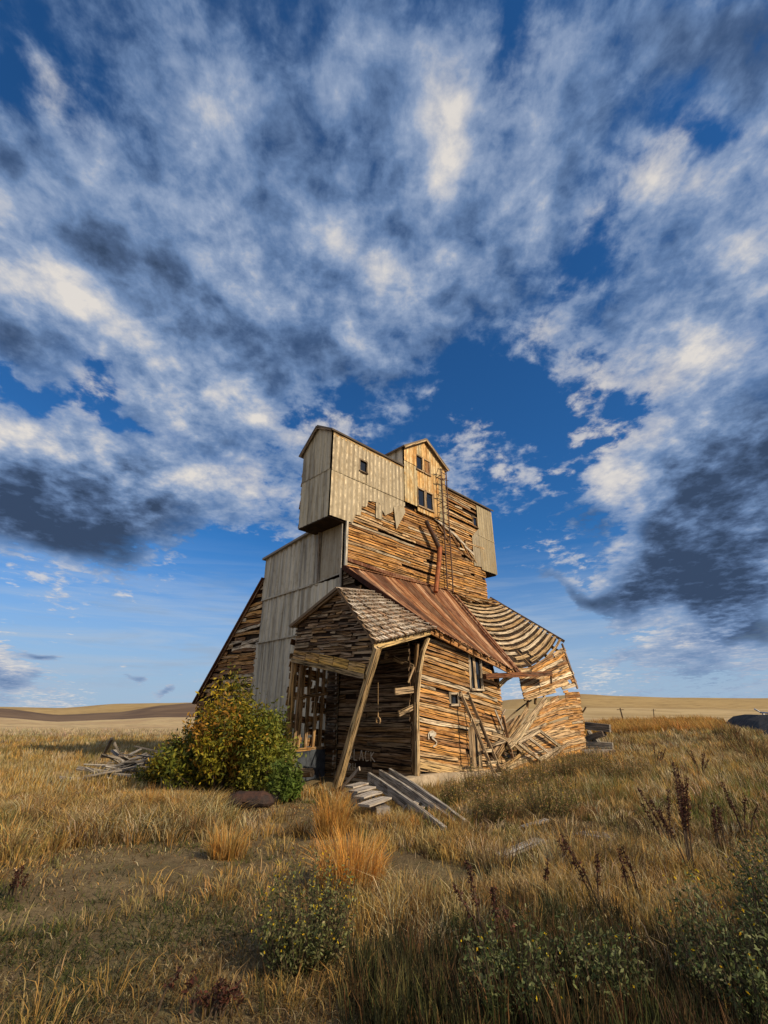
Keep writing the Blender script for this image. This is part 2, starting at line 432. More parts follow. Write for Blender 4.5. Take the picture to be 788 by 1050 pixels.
# metal cladding, tower left face (A)
fA = Aplane(U0)
def gl(): f = random.uniform(.78, 1.08); return (f, f*.99, f*.96)
mb = MB()
sheets(mb, 13.66, 17.5, lambda s: 6.06, lambda s: 8.28-(s-14.05)*.09 if s > 14.05 else HB, fA, .68, .34, .035, gl, base=.05)
sheets(mb, 12.45, 17.5, lambda s: 4.32, lambda s: 6.10, fA, .68, .34, .035, gl, base=.035)
sheets(mb, 12.32, 17.75, lambda s: -.05, lambda s: 4.36, fA, .68, .34, .03, gl, base=.02)
part('metal_cladding', mb, CLADG)
mb = MB(); sheets(mb, 12.34, 13.6, lambda s: 6.2, lambda s: HB, fA, .7, .7, .01, base=.05, colf=lambda: (1.2, 1.15, 1.05)); part('metal_cladding', mb, CLAD, label='pale clean panel under the overhanging box')
mb = MB(); mb.bar((U0-.08, 13.68, 6.15), (U0-.08, 13.72, 8.25), .07, .12, (.25, .17, .09)); mb.bar((U0-.1, 12.36, -.1), (U0-.1, 12.36, HB), .06, .05, (.5, .45, .38))
mb.bar((U0-.02, VT-.08, 6.3), (U0-.02, VT-.08, HB), .09, .09, (.6, .55, .45)); part('corner_board', mb, WOODG)
mb = MB(); mb.bar((U0-.11, 17.5, 6.08), (U0-.11, 14.1, 6.12), .02, .07, (1.5, 1.5, 1.5)); mb.bar((U0-.10, 17.6, 4.34), (U0-.10, 12.4, 4.36), .02, .05, (1.3, 1.3, 1.3)); mb.bar((U0-.1, 14.1, 6.12), (U0-.1, 12.4, 6.22), .02, .05, (1.2, 1.2, 1.2))
part('flashing', mb, CLAD)
# shoulder roof
fr, La, Lb = bil((U0-.2, 17.65, 7.96), (UE+.1, 17.65, 7.96), (UE+.1, 14.0, 8.36), (U0-.2, 14.0, 8.36))
mb = MB(); slab(mb, fr, La, Lb, .09, (.6, .55, .5)); part('roof', mb, WOODK)

# left lean-to
L0, LR, LT, LE = 17.5, 22.3, 7.05, 2.3
mb = MB(); lp = [(L0+.2, -.1), (LR, -.1), (LR, LE), (L0+.0, LT-.05)]
siding(mb, [(L0, -.1), (LR, -.1), (LR, LE), (L0, LT)], fA, .17, [(20.1, 20.6, 2.3, 3.0)], miss=.10, wob=.03, lap=.03, tilt=0.02, s0=L0, bend=.012)
part('lean_to_wall', mb, WOOD)
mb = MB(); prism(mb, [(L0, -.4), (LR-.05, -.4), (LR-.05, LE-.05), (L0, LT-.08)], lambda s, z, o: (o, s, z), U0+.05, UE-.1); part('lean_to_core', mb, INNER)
fr, La, Lb = bil((U0-.22, LR+.15, LE-.13), (UE, LR+.15, LE-.13), (UE, L0, LT+.02), (U0-.22, L0, LT+.02))
mb = MB(); slab(mb, fr, La, Lb, .07, (.5, .4, .35), 8, 3); part('lean_to_roof', mb, RUST)
mb = MB(); mb.bar((U0-.12, LR+.1, LE-.16), (U0-.12, L0, LT-.08), .03, .12, (.35, .2, .12)); part('rake_board', mb, WOOD)
mb = MB(); siding(mb, [(U0, 0), (UE, 0), (UE, LE), (U0, LE)], Bplane(LR, 1), .2, (), miss=.04); part('lean_to_wall', mb, WOOD)
mb = MB(); box(mb, (14.5, 21.9, 2.4), (14.8, 22.2, 3.2)); part('chimney', mb, RUSTY)

# headhouse cladding
fHA = Aplane(9.45)
mb = MB()
sheets(mb, VT, 14.06, lambda s: HB-.02, lambda s: 10.1, fHA, .62, .31, .015, lambda: vary((1, .95, .82), .82, 1.0), base=.0)
sheets(mb, VT, 14.06, lambda s: 10.08, lambda s: min(11.72+(s-VT)*.62, 12.25-(s-13.13)*.9), fHA, .62, .31, .015, lambda: vary((1, .95, .82), .82, 1.0), base=.015)
part('metal_cladding', mb, CLADG)
mb = MB(); siding(mb, [(VT, HB), (14.06, HB), (14.06, 11.42), (13.13, 12.2), (VT, HT)], Aplane(20.3, 1), .2, (), miss=.05); part('headhouse_wall', mb, WOODG)
mb = MB(); siding(mb, [(9.45, HB), (20.3, HB), (20.3, 11.4), (9.45, 11.4)], Bplane(14.05, 1), .2, (), miss=.05); part('headhouse_wall', mb, WOODG)
mb = MB(); box(mb, (9.44, VT-.01, HB-.06), (U0, 14.06, HB)); part('soffit', mb, INNER)  # both soffits: underside shade put into the colour by near-black timber
mb = MB(); box(mb, (UE, VT-.01, HB-.06), (20.3, 14.06, HB)); part('soffit', mb, INNER)
# B-face cladding, left part, ragged foot
def cb(): f = random.uniform(.93, 1.08); return (f, f*.97, f*.90)
mb = MB()
mark = [(9.45, HB), (10.6, HB), (10.62, 8.55), (10.95, 8.6), (10.97, 9.0), (11.25, 9.05), (11.3, 9.35), (11.95, 9.45), (12.0, 9.3), (12.25, 9.0), (12.7, 9.3), (12.75, 9.55), (13.0, 9.65), (13.3, 9.75), (13.6, 9.85)]
def zfoot(s):
    for i in range(len(mark)-1):
        if mark[i][0] <= s <= mark[i+1][0]:
            t = (s-mark[i][0])/(mark[i+1][0]-mark[i][0]+1e-6); return mark[i][1]+(mark[i+1][1]-mark[i][1])*t
    return mark[-1][1]
fC = Bplane(VT-.03)
hw0, hw1, hz0, hz1 = 10.93, 11.27, 10.72, 11.26     # small square window
w_ = V(367.8, 472, VT), V(374.6, 486.3, VT)
hw0, hw1 = w_[0][0], w_[1][0]; hz1, hz0 = max(w_[0][2], w_[1][2]), min(w_[0][2], w_[1][2])
for a, b in ((9.45, hw0), (hw1, 13.45)):
    sheets(mb, a, b, zfoot, lambda s: min(10.05, 10.05), fC, .66, .22, .012, cb, jit=.0, base=.045)
    sheets(mb, a, b, lambda s: 10.0, lambda s: HT-.12, fC, .66, .22, .012, cb, base=.06)
sheets(mb, hw0, hw1, zfoot, lambda s: hz0, fC, .66, .22, .012, cb, base=.045)
sheets(mb, hw0, hw1, lambda s: hz1, lambda s: HT-.12, fC, .66, .22, .012, cb, base=.06)
# torn sheet tongues
sheets(mb, 11.75, 12.1, lambda s: 8.75, lambda s: 9.6, fC, .4, .2, .012, cb, base=.05)
mb.face([fC(12.75, 9.65, .05), fC(12.85, 8.55, .12), fC(13.45, 9.5, .08), fC(13.4, 9.8, .05)], [(0, 0), (0, 1), (.5, 1), (.5, 0)], cb())
part('metal_cladding', mb, CLAD)
mb = MB(); mb.bar((9.45, VT-.085, HT-.1), (13.35, VT-.085, HT-.1), .03, .17, (.62, .42, .18), segs=6); part('fascia', mb, WOOD)
mb = MB(); mb.bar((16.3, VT-.06, HT-.08), (20.3, VT-.06, HT-.08), .03, .10, (.3, .18, .08), segs=4); part('fascia', mb, WOOD)
# right part of the B face
mb = MB()
sheets(mb, 18.95, 20.3, lambda s: HB-.02 if s > 19.0 else HB, lambda s: HT-.1, fC, .66, .22, .012, lambda: vary((1, .95, .80), .85, .98), base=.05)
sheets(mb, 18.35, 18.95, lambda s: HB+.05+(s-18.35)*.1, lambda s: 9.75+(s-18.35)*.9, fC, .66, .22, .012, cb, base=.03)
part('metal_cladding', mb, CLAD)
mb = MB(); mb.bar((18.9, VT-.1, 9.95), (20.3, VT-.1, 9.9), .012, .04, (1.3, 1.25, 1.1)); part('flashing', mb, CLAD); mb = MB(); mb.bar((9.45, VT-.1, 10.03), (13.4, VT-.1, 10.03), .012, .04, (.9, .85, .7)); part('flashing', mb, CLAD)
# headhouse roof: two slopes
mb = MB()
for P in (((9.3, VT-.16, HT-.03), (13.36, VT-.16, HT-.03), (13.36, 13.14, 12.3), (9.3, 13.14, 12.3)), ((16.36, VT-.16, HT-.03), (20.42, VT-.16, HT-.03), (20.42, 13.14, 12.3), (16.36, 13.14, 12.3)),
          ((20.42, 14.22, 11.32), (9.3, 14.22, 11.32), (9.3, 13.14, 12.3), (20.42, 13.14, 12.3))):
    mb = MB(); fr, La, Lb = bil(*P); slab(mb, fr, La, Lb, .06, (.35, .3, .26), 8); part('roof', mb, WOODK)
mb = MB(); mb.bar((9.34, 14.16, 11.33), (9.34, 13.14, 12.26), .05, .1, (.30, .22, .14)); mb.bar((9.34, 13.14, 12.26), (9.34, VT-.1, HT), .05, .1, (.3, .22, .14)); part('rake_board', mb, WOOD)

# cupola
c0, c1, cz, cp = 13.4, 16.32, 12.68, 13.62; cm = 14.83
mb = MB(); prism(mb, [(c0+.04, 11.2), (c1-.04, 11.2), (c1-.04, cz-.02), (cm, cp-.05), (c0+.04, cz-.02)], lambda s, z, o: (s, o, z), VT-.1, 14.4); part('cupola_core', mb, INNER)
fK = Bplane(VT-.1)
mb = MB()
def ky():
    c = random.choice([(1.1, 1.0, .85), (1.15, .92, .6), (.9, .9, .85), (.95, .75, .5)]); return vary(c, .85, 1.1)
def ktop(s): return cz+(cp-cz)*(1-abs(s-cm)/((cm-c0) if s < cm else (c1-cm)))
W = [V(426.2, 467, VT-.1), V(432.5, 484, VT-.1), V(434, 471, VT-.1), V(440.3, 490, VT-.1), V(428, 501, VT-.1), V(435, 521, VT-.1), V(436.5, 505.5, VT-.1), V(443.4, 524.5, VT-.1)]
wins = []
for a, b in ((0, 1), (2, 3), (4, 5), (6, 7)):
    u0_, u1_ = W[a][0], W[b][0]; zc = (W[a][2]+W[b][2])/2; zt = W[a][2]; zb_ = W[b][2]
    wins.append((u0_, u1_, zb_, zt))
wins = [(wins[0][0], wins[0][1], wins[0][2], wins[0][3]), (wins[1][0]+.02, wins[1][1], wins[0][2], wins[0][3]-.02),
        (wins[2][0], wins[2][1], wins[2][2], wins[2][3]), (wins[3][0], wins[3][1], wins[2][2], wins[2][3])]
edges = sorted(set([c0, c1]+[w[0] for w in wins]+[w[1] for w in wins]))
for a, b in zip(edges[:-1], edges[1:]):
    if b-a < .02: continue
    cen = (a+b)/2; hs = sorted([(w[2], w[3]) for w in wins if w[0]-.01 <= cen <= w[1]+.01])
    z = 9.75+(.05 if cen > 14 else .25)
    for h0, h1 in hs:
        if h0 > z: sheets(mb, a, b, lambda s, z=z: z, lambda s, h=h0: h, fK, .5, .2, .012, ky, base=.03)
        z = max(z, h1)
    mid = 12.0
    if z < mid-.1:
        sheets(mb, a, b, lambda s, z=z: z, lambda s: mid, fK, .5, .2, .012, ky, base=.03); z = mid
    sheets(mb, a, b, lambda s, z=z: z, ktop, fK, .5, .2, .012, ky, base=.045)
part('metal_cladding', mb, CLADY)
mb = MB(); sheets(mb, VT-.08, 14.3, lambda s: 11.6, lambda s: cz, Aplane(c0), .7, .35, .01, gl, base=.02); part('metal_cladding', mb, CLADG)
mb = MB(); sheets(mb, VT-.08, 14.3, lambda s: 11.6, lambda s: cz, Aplane(c1, 1), .7, .35, .01, gl, base=.02); part('metal_cladding', mb, CLADG)
mb = MB()
for P in (((c0-.16, VT-.32, cz-.1), (c0-.16, 14.45, cz-.1), (cm, 14.45, cp+.02), (cm, VT-.32, cp+.02)), ((c1+.16, 14.45, cz-.1), (c1+.16, VT-.32, cz-.1), (cm, VT-.32, cp+.02), (cm, 14.45, cp+.02))):
    mb = MB(); fr, La, Lb = bil(*P, flip=-1); slab(mb, fr, La, Lb, .06, (.35, .3, .26), 3); part('roof', mb, WOODK)
mb = MB(); mb.bar((c0-.12, VT-.3, cz-.1), (cm, VT-.3, cp), .03, .12, (.5, .36, .2), up=(0, 0, 1)); mb.bar((cm, VT-.3, cp), (c1+.12, VT-.3, cz-.1), .03, .12, (.5, .36, .2)); part('rake_board', mb, WOOD)

def window(fr, s0, s1, z0, z1, fw=.06, col=(.45, .33, .2), pane=True, mull=True, name='window', o=.05, board=False, mat=None):
    m1 = MB()
    for a, b in (((s0-fw/2, z0-fw), (s0-fw/2, z1+fw)), ((s1+fw/2, z0-fw), (s1+fw/2, z1+fw))):
        m1.bar(fr(a[0], a[1], o), fr(b[0], b[1], o), fw, .05, col, up=(1, 1, 0))
    m1.bar(fr(s0, z1+fw/2, o), fr(s1, z1+fw/2, o), .05, fw, col); m1.bar(fr(s0-fw, z0-fw/2, o+.02), fr(s1+fw, z0-fw/2, o+.02), .08, fw*.9, col)
    if mull: m1.bar(fr((s0+s1)/2, z0, o-.02), fr((s0+s1)/2, z1, o-.02), .03, .03, col, up=(1, 1, 0))
    w = part(name, m1, mat or WOOD)
    m2 = MB(); n = ((s0, z0), (s1, z0), (s1, z1), (s0, z1)); m2.face([fr(a, b, .012) for a, b in n])
    if pane: part('pane', m2, GLASS, w)
    if board:
        m3 = MB(); k = 2
        for i in range(k):
            a = s0+(s1-s0)*i/k; b = s0+(s1-s0)*(i+1)/k
            m3.bar(fr((a+b)/2, z0, .03), fr((a+b)/2, z1, .03), b-a-.01, .02, woodcol(1.1), up=fr(0, 0, 1) if False else (0, 1, 0), segs=2)
        part('shutter_board', m3, WOOD, w)
    return w
window(fC, hw0, hw1, hz0, hz1, .05, (.35, .27, .18), mull=False, o=.06)
window(fK, *wins[0], fw=.05, mull=False); window(fK, *wins[1], fw=.05, board=True, mull=False, pane=False)
window(fK, *wins[2], fw=.07, mull=False); window(fK, *wins[3], fw=.07, mull=False)
window(fB, 18.6, 18.92, 10.35, 10.85, .05, (.25, .16, .08), mull=False)

# wall ladder
lad = MB()
def lp(x, y, v=VT-.45): return V(x, y, v)
lt, lb = 12.35, 6.55
a0 = (15.66, VT-.42); a1 = (16.05, VT-.42)
for a in (a0, a1): lad.bar((a[0], a[1], lb if a is a0 else lb-.1), (a[0], a[1], lt), .045, .035, (1, 1, 1), up=(0, 1, 0), segs=4)
for z in (7.2, 9.0, 10.6, 12.0):
    for a in (a0, a1): lad.bar((a[0], a[1], z), (a[0], VT-.02, z-.05), .025, .025)
ladder = part('ladder', lad, IRON)
z = lb+.2; i = 0
while z < lt:
    r = MB(); r.bar((a0[0]-.02, a0[1], z), (a1[0]+.02, a1[1], z+.01), .025, .022); part('rung', r, IRON, ladder); z += .30
for z in (10.05, 11.0, 11.75, 12.25):
    cg = MB(); cg.bar((a0[0]-.25, a0[1]-.02, z-.02), (a1[0]+.12, a1[1]-.02, z+.14), .025, .03); cg.bar((a0[0]-.25, a0[1]-.02, z-.02), (a0[0], VT-.1, z-.25), .02, .02); part('ladder_bracket', cg, IRON, ladder)
# spout
sp = MB(); q = [V(437, 534, VT-.35), V(444, 548, VT-.35), V(450.5, 562, VT-.38)]
sp.tube(q, [.10, .10, .11], 10, (1, 1, 1)); part('spout', sp, IRON)
sp = MB(); q = [V(451.5, 561, VT-.42), V(450, 580, VT-.48), V(447, 607, VT-.6)]
sp.tube(q, [.11, .10, .10], 10); part('spout', sp, PIPE, label='orange rusted lower length of the spout')

# ---------------------------------------------------------------- front lean-to
# end wall with scratched writing (A plane at U0, v VF..VT)
mb = MB()
ew = [(VF+.05, -.1), (VT-.02, -.1), (VT-.02, 6.3), (VF+.05, 3.75)]
siding(mb, ew, Aplane(U0), .13, (), colf=lambda: darkcol(.85), miss=.02, wob=.012, lap=.02)
siding(mb, [(VT-.02, -.1), (VT+.5, -.1), (VT+.5, 4.4), (VT-.02, 4.4)], Aplane(U0-.08), .15, (), colf=lambda: darkcol(.8), miss=.02)
part('end_wall', mb, WOOD)
mb = MB(); prism(mb, [(VF+.1, -.3), (VT, -.3), (VT, 6.2), (VF+.1, 3.6)], Aplane(U0), -.05, -.02); part('end_wall_backing', mb, INNER)
# scratched letters on that wall
def strokes(fr, s, z, h, word, w=.022, gapx=.75, dirn=-1, mat=PAINT, name='wall_writing'):
    F = {'H': [((0, 0), (0, 1)), ((.55, 0), (.55, 1)), ((0, .5), (.55, .5))], 'B': [((0, 0), (0, 1)), ((0, 1), (.6, .8)), ((.6, .8), (0, .5)), ((0, .5), (.6, .25)), ((.6, .25), (0, 0))],
         'L': [((0, 1), (0, 0)), ((0, 0), (.5, 0))], 'A': [((0, 0), (.3, 1)), ((.3, 1), (.6, 0)), ((.12, .4), (.48, .4))],
         'C': [((.6, .9), (.15, 1)), ((.15, 1), (0, .5)), ((0, .5), (.15, 0)), ((.15, 0), (.6, .08))],
         'K': [((0, 0), (0, 1)), ((.55, 1), (0, .45)), ((0, .45), (.6, 0))],
         'R': [((0, 0), (0, 1)), ((0, 1), (.55, .8)), ((.55, .8), (0, .5)), ((.2, .5), (.6, 0))],
         'U': [((0, 1), (0, .1)), ((0, .1), (.5, .1)), ((.5, .1), (.5, 1))], 'X': [((0, 0), (.6, 1)), ((0, 1), (.6, 0))]}
    m_ = MB()
    for ch in word:
        for p, q in F.get(ch, []):
            P = fr(s+dirn*p[0]*h, z+p[1]*h, .05); Q = fr(s+dirn*q[0]*h, z+q[1]*h, .05)
            m_.bar(P, Q, w, .006, (1, 1, 1), up=(1, 0, 0) if dirn < 0 else (0, 1, 0))
        s += dirn*h*gapx*1.0
    return part(name, m_, mat)
b_ = U(359, 778.5, U0)
strokes(Aplane(U0), b_[1], b_[2], .27, 'BLACK', .026, .88)
b_ = U(359, 790, U0); strokes(Aplane(U0), b_[1], b_[2], .20, 'RH', .02, .9)
# B wall of the lean-to: boards tilted as it settled
fF = Bplane(VF)
mb = MB()
fw = [V(427, 786, VF), V(514, 799, VF), V(513, 690, VF), V(500, 681, VF), V(439, 650, VF), V(433, 670, VF)]
poly = [(10.36, .3), (14.6, -.05), (14.75, 2.7), (14.2, 3.1), (11.0, 3.8), (10.62, 3.3), (10.45, 2.2)]
wv = [V(480.5, 673, VF), V(493, 705, VF)]; w1 = (wv[0][0], wv[1][0], V(486, 706, VF)[2], V(486, 674, VF)[2])
wv = [V(480.5, 744, VF), V(491.5, 782, VF)]; w2 = (wv[0][0], wv[1][0], .15, V(486, 744, VF)[2])
wv = [V(461, 713, VF), V(468.5, 721, VF)]; w3 = (wv[0][0], wv[1][0], V(465, 721.5, VF)[2], V(465, 712.5, VF)[2])
siding(mb, poly, fF, .122, [w1, w2, w3], miss=.02, wob=.009, thick=.02, lap=.028, tilt=-.135, s0=10.4, endj=.05, seg=(1.2, 4), bend=.005, gap=.93,
       curve=lambda s, z: .05*sin((s-10.4)*.9)*(z-1.5)*.3)
part('lean_to_wall', mb, WOOD)
mb = MB()
for a, b in ((10.45, w1[0]-.1), (w1[1]+.1, 14.6)):
    pass
prism(mb, [(10.5, .3), (w2[0]-.05, .1), (w2[0]-.05, 3.0), (11.0, 3.6), (10.65, 3.2)], fF, -.05, -.02); prism(mb, [(w2[1]+.05, .1), (14.5, .0), (14.6, 2.5), (w2[1]+.05, 2.8)], fF, -.05, -.02)
part('wall_backing', mb, INNER)  # dark sheet added behind the boards so their gaps look shaded
for w, k in ((w1, 1), (w2, 0), (w3, 0)):
    window(fF, *w, fw=.07, col=(.6, .5, .36) if w is not w2 else (.4, .3, .18), mull=(w is not w3), pane=True, board=(w is w1) and False)
mb = MB()   # leaning casing boards inside the tall window and door
mb.bar(fF(w1[0]+.25, w1[2]+.02, .04), fF(w1[0]+.22, w1[3], .04), .13, .02, (.55, .42, .26), up=(0, 1, 0)); part('window_board', mb, WOOD); mb = MB(); mb.bar(fF(w2[0]+.12, .1, .04), fF(w2[0]+.15, w2[3], .04), .16, .02, (.35, .24, .12), up=(0, 1, 0)); part('door_board', mb, WOOD); mb = MB()
mb.bar(fF(w2[0]+.42, .1, .04), fF(w2[0]+.40, w2[3], .04), .14, .02, (.5, .38, .22), up=(0, 1, 0)); part('door_board', mb, WOOD)
mb = MB()
mb.bar(V(428, 782, VF-.06), V(478, 792, VF-.06), .05, .24, (.52, .36, .17), segs=5, bow=.02); mb.bar(V(479, 789, VF-.07), V(510, 794, VF-.07), .05, .2, (.5, .36, .2), segs=3)
part('sill_board', mb, WOOD)
for x, y0, y1 in ((431, 790, 799), (443, 792, 799), (458, 794, 800), (472, 795, 800)):
    mb = MB(); a = V(x, y0, VF+.1); mb.bar((a[0], a[1], -.1), a, .06, .06, (.25, .15, .07), up=(0, 1, 0)); part('stud', mb, WOOD)
# white squiggle painted on the wall
mb = MB(); sq = [(440, 758), (439.5, 753), (441, 750.5), (444, 749.5), (447.5, 752), (446, 755), (443, 756), (446, 758.5), (448.3, 761), (447.5, 764), (444.5, 765.5)]
for a, b in zip(sq[:-1], sq[1:]):
    mb.bar(V(*a, VF-.075), V(*b, VF-.075), .008, .035, (1, 1, 1), up=(0, 0, 1))
mb.bar(V(441, 753, VF-.078), V(447, 752.5, VF-.078), .008, .09, (1, 1, 1)); part('painted_mark', mb, PAINT)
# corner post (bowed at the top)
mb = MB()
cp_ = [V(428.5, 798, VF-.1), V(428, 760, VF-.1), V(427.5, 720, VF-.1), V(430, 690, VF-.1), V(434, 668, VF-.1), V(439, 654, VF-.1)]
for a, b in zip(cp_[:-1], cp_[1:]): mb.bar(a, b, .10, .10, (.62, .45, .24), up=(0, 1, 0))
part('corner_post', mb, WOOD)
mb = MB(); cq = [V(424.5, 798, VF+.05), V(424, 740, VF+.05), V(425, 700, VF+.05), V(428, 660, VF+.05)]
for a, b in zip(cq[:-1], cq[1:]): mb.bar(a, b, .09, .09, (.30, .18, .08), up=(0, 1, 0))
part('corner_post', mb, WOOD)
for P, Q, h in ((V(405, 709, VF-.02), V(424, 707, VF), .17), (V(409, 732, VF-.25), V(424, 725, VF), .13), (V(404, 675, VF+.6), V(424, 684, VF), .13), (V(395, 672, VF+1), V(418, 678, VF+.3), .2)):
    mb = MB(); mb.bar(P, Q, .04, h, (.40, .28, .15), segs=2); part('broken_board', mb, WOOD)
mb = MB(); mb.bar(V(419, 700, VF-.1), V(425, 684, VF-.1), .03, .05, (.5, .36, .2)); part('broken_board', mb, WOOD)
# front lean-to roof: rusted corrugated sheets
RP = [(10.2, VT-.03, 6.42), (16.4, VT-.03, 6.62), (15.75, VF-.15, 3.02), (10.75, VF-.3, 3.98)]
fr, La, Lb = bil(RP[3], RP[2], RP[1], RP[0], sagb=.10)
mb = MB(); n = 20
for i in range(n):
    a, b = La*i/n, La*(i+1)/n+.03
    col = random.choice([(1.1, .9, .75), (1.5, 1.25, .95), (.6, .5, .45), (1.1, .8, .55), (1.9, 1.8, 1.6), (.7, .6, .5)]); o = random.random()*30
    e0 = random.uniform(-.12, .05); k = 6; offs = [0, .035, 0, 0, .02, 0, 0]
    prev = None
    for j in range(k+1):
        s = a+(b-a)*j/k; of = .05+offs[j]+.012*(i % 2)
        seg_ = [fr(s, e0+(Lb-e0)*t/4, of) for t in range(5)]
        if prev:
            for t in range(4): mb.face([prev[t], seg_[t], seg_[t+1], prev[t+1]], [(o+j*.07, o+t), (o+j*.07+.07, o+t), (o+j*.07+.07, o+t+1), (o+j*.07, o+t+1)], col)
        prev = seg_
part('lean_to_roof', mb, RUST)
mb = MB(); slab(mb, fr, La, Lb, .04, (.3, .18, .1), 6, 4); part('roof_deck', mb, WOODK)
mb = MB()      # ridge flashing, rake edge and loose battens
mb.bar(fr(.02, -.05, .02), fr(.02, Lb, .0), .10, .16, (.22, .10, .05), segs=4); mb.bar(fr(La-.02, -.1, .1), fr(La-.05, Lb, .1), .08, .05, (1.3, 1.1, .95), segs=3)
mb.bar(fr(La-.3, .0, .12), fr(La-.45, Lb+.05, .12), .05, .06, (1.3, 1.15, 1.0), segs=3)
mb.bar(fr(.0, Lb-.05, .09), fr(La, Lb-.05, .09), .12, .02, (1.4, 1.2, 1.0), segs=6)
part('roof_batten', mb, RUST)
mb = MB(); mb.bar(fr(0, -.02, -.08), fr(La, -.02, -.08), .05, .14, (.45, .22, .08), segs=6)
part('eave_board', mb, WOOD)
for i in range(12):
    s = La*(i+random.uniform(.2, .8))/12; mb = MB(); mb.bar(fr(s, -.04-random.random()*.1, -.03), fr(s+random.gauss(0, .05), .5, -.03), .05, .08, (.45, .22, .07)); part('rafter_tail', mb, WOOD)
for i in range(8):
    mb = MB(); s = La*(i+.5)/8; mb.bar(fr(s, 0, -.08), fr(s, Lb-.1, -.08), .05, .14, darkcol()); part('rafter', mb, WOOD)

# ---------------------------------------------------------------- collapsed right bay
QP = [(15.75, VF-.05, 3.0), (19.95, VF-.05, 4.5), (19.45, VT-.03, 6.82), (16.2, VT-.03, 6.66)]
fr, La, Lb = bil(*QP, sag=.42)
mb = MB(); rows_ = 17
for i in range(rows_):
    t = Lb*(i+.35)/rows_; o = random.random()*40; w = Lb/rows_*random.uniform(.46, .64)
    col = random.choice([(.58, .42, .24), (.50, .34, .17), (.42, .27, .12), (.62, .50, .34)])
    brk = []
    if i in (1, 3): brk = [(.30, .42)]
    if i == 2: brk = [(.1, .22), (.45, .5)]
    spans = []; x = 0
    for b in brk: spans.append((x, b[0])); x = b[1]
    spans.append((x, 1))
    for a, b in spans:
        secs = []; us = []; n = max(2, int(12*(b-a))); dz = random.gauss(0, .015)
        for j in range(n+1):
            s = La*(a+(b-a)*j/n)+(.06*random.random() if j == n else 0)
            e = random.gauss(0, .008)
            secs.append([fr(s, t+w+dz+e, .02), fr(s, t+w+dz+e, .05), fr(s, t+dz, .07+e), fr(s, t+dz, .04+e)]); us.append(o+s)
        mb.strip(secs, us, [o, o+.03, o+.2, o+.23, o+.4], col)
part('roof_sheathing', mb, WOOD)
mb = MB(); slab(mb, lambda s, t, o: fr(s, t, o-.03), La, Lb, .02, (.25, .18, .12), 12, 5, 0, Lb*.07); part('roof_deck', mb, INNER)
for i in range(6):
    mb = MB(); s = La*(i+.3)/6
    for j in range(4): mb.bar(fr(s, Lb*j/4, -.06), fr(s, Lb*(j+1)/4, -.06), .06, .13, darkcol(1.1))
    part('rafter', mb, WOOD)
mb = MB(); mb.bar(fr(La+.03, -.05, .05), fr(La+.03, Lb, .05), .04, .12, (.30, .2, .12), segs=5); part('rake_board', mb, WOOD)
mb = MB()   # torn boards at the head of this roof
for k in range(10):
    s = random.uniform(0, La*.7); lboard(fr(s, Lb-.35+random.uniform(-.3, .2), .12), fr(s+random.uniform(.5, 1.1), Lb-.5+random.uniform(-.3, .1), .15+random.random()*.1), .12, .025, woodcol(), segs=2)
# upper hanging wall panel
HP = [V(537, 719, VF), V(591.5, 703, VF), V(577, 662, VF), V(531, 691, VF)]
fr, La, Lb = bil(*HP)
mb = MB(); siding(mb, [(0.0, .0), (La, 0.0), (La, Lb), (0, Lb)], fr, .13, [(La*.55, La*.68, .0, .1), (La*.84, La*.9, .1, .2)], miss=.0, wob=.006, lap=.03, seg=(3, 6), endj=.02, gap=1.1); part('hanging_wall', mb, WOOD)
mb = MB(); mb.bar(V(576.5, 660, VF-.06), V(592.5, 706, VF-.06), .05, .10, (.28, .2, .15), segs=3); part('rake_board', mb, WOOD)
# lower fallen wall
LP = [V(524, 792, VF-.25), V(602, 771, VF-.15), V(593, 708, VF), V(553, 722, VF)]
fr, La, Lb = bil(*LP)
mb = MB(); siding(mb, [(0, 0), (La, 0), (La, Lb*.98), (La*.62, Lb*1.02), (La*.1, Lb*.95), (0, Lb*.7)], fr, .125, [(La*.45, La*.62, Lb*.93, Lb*.99)], miss=.01, wob=.008, thick=.02, lap=.03, seg=(2.2, 5), endj=.10, gap=1.08,
                  curve=lambda s, z: .16*sin(pi*min(1, s/La))*z/Lb*1.3-.05); part('fallen_wall', mb, WOOD)
for x, y0, y1 in ((541, 712, 726), (549, 704, 722), (558, 702, 715), (531, 756, 792), (512, 775, 792)):
    mb = MB(); mb.bar(V(x, y1, VF+.15), V(x+1, y0, VF+.15), .07, .07, (.25, .15, .07), up=(0, 1, 0)); part('stud', mb, WOOD)
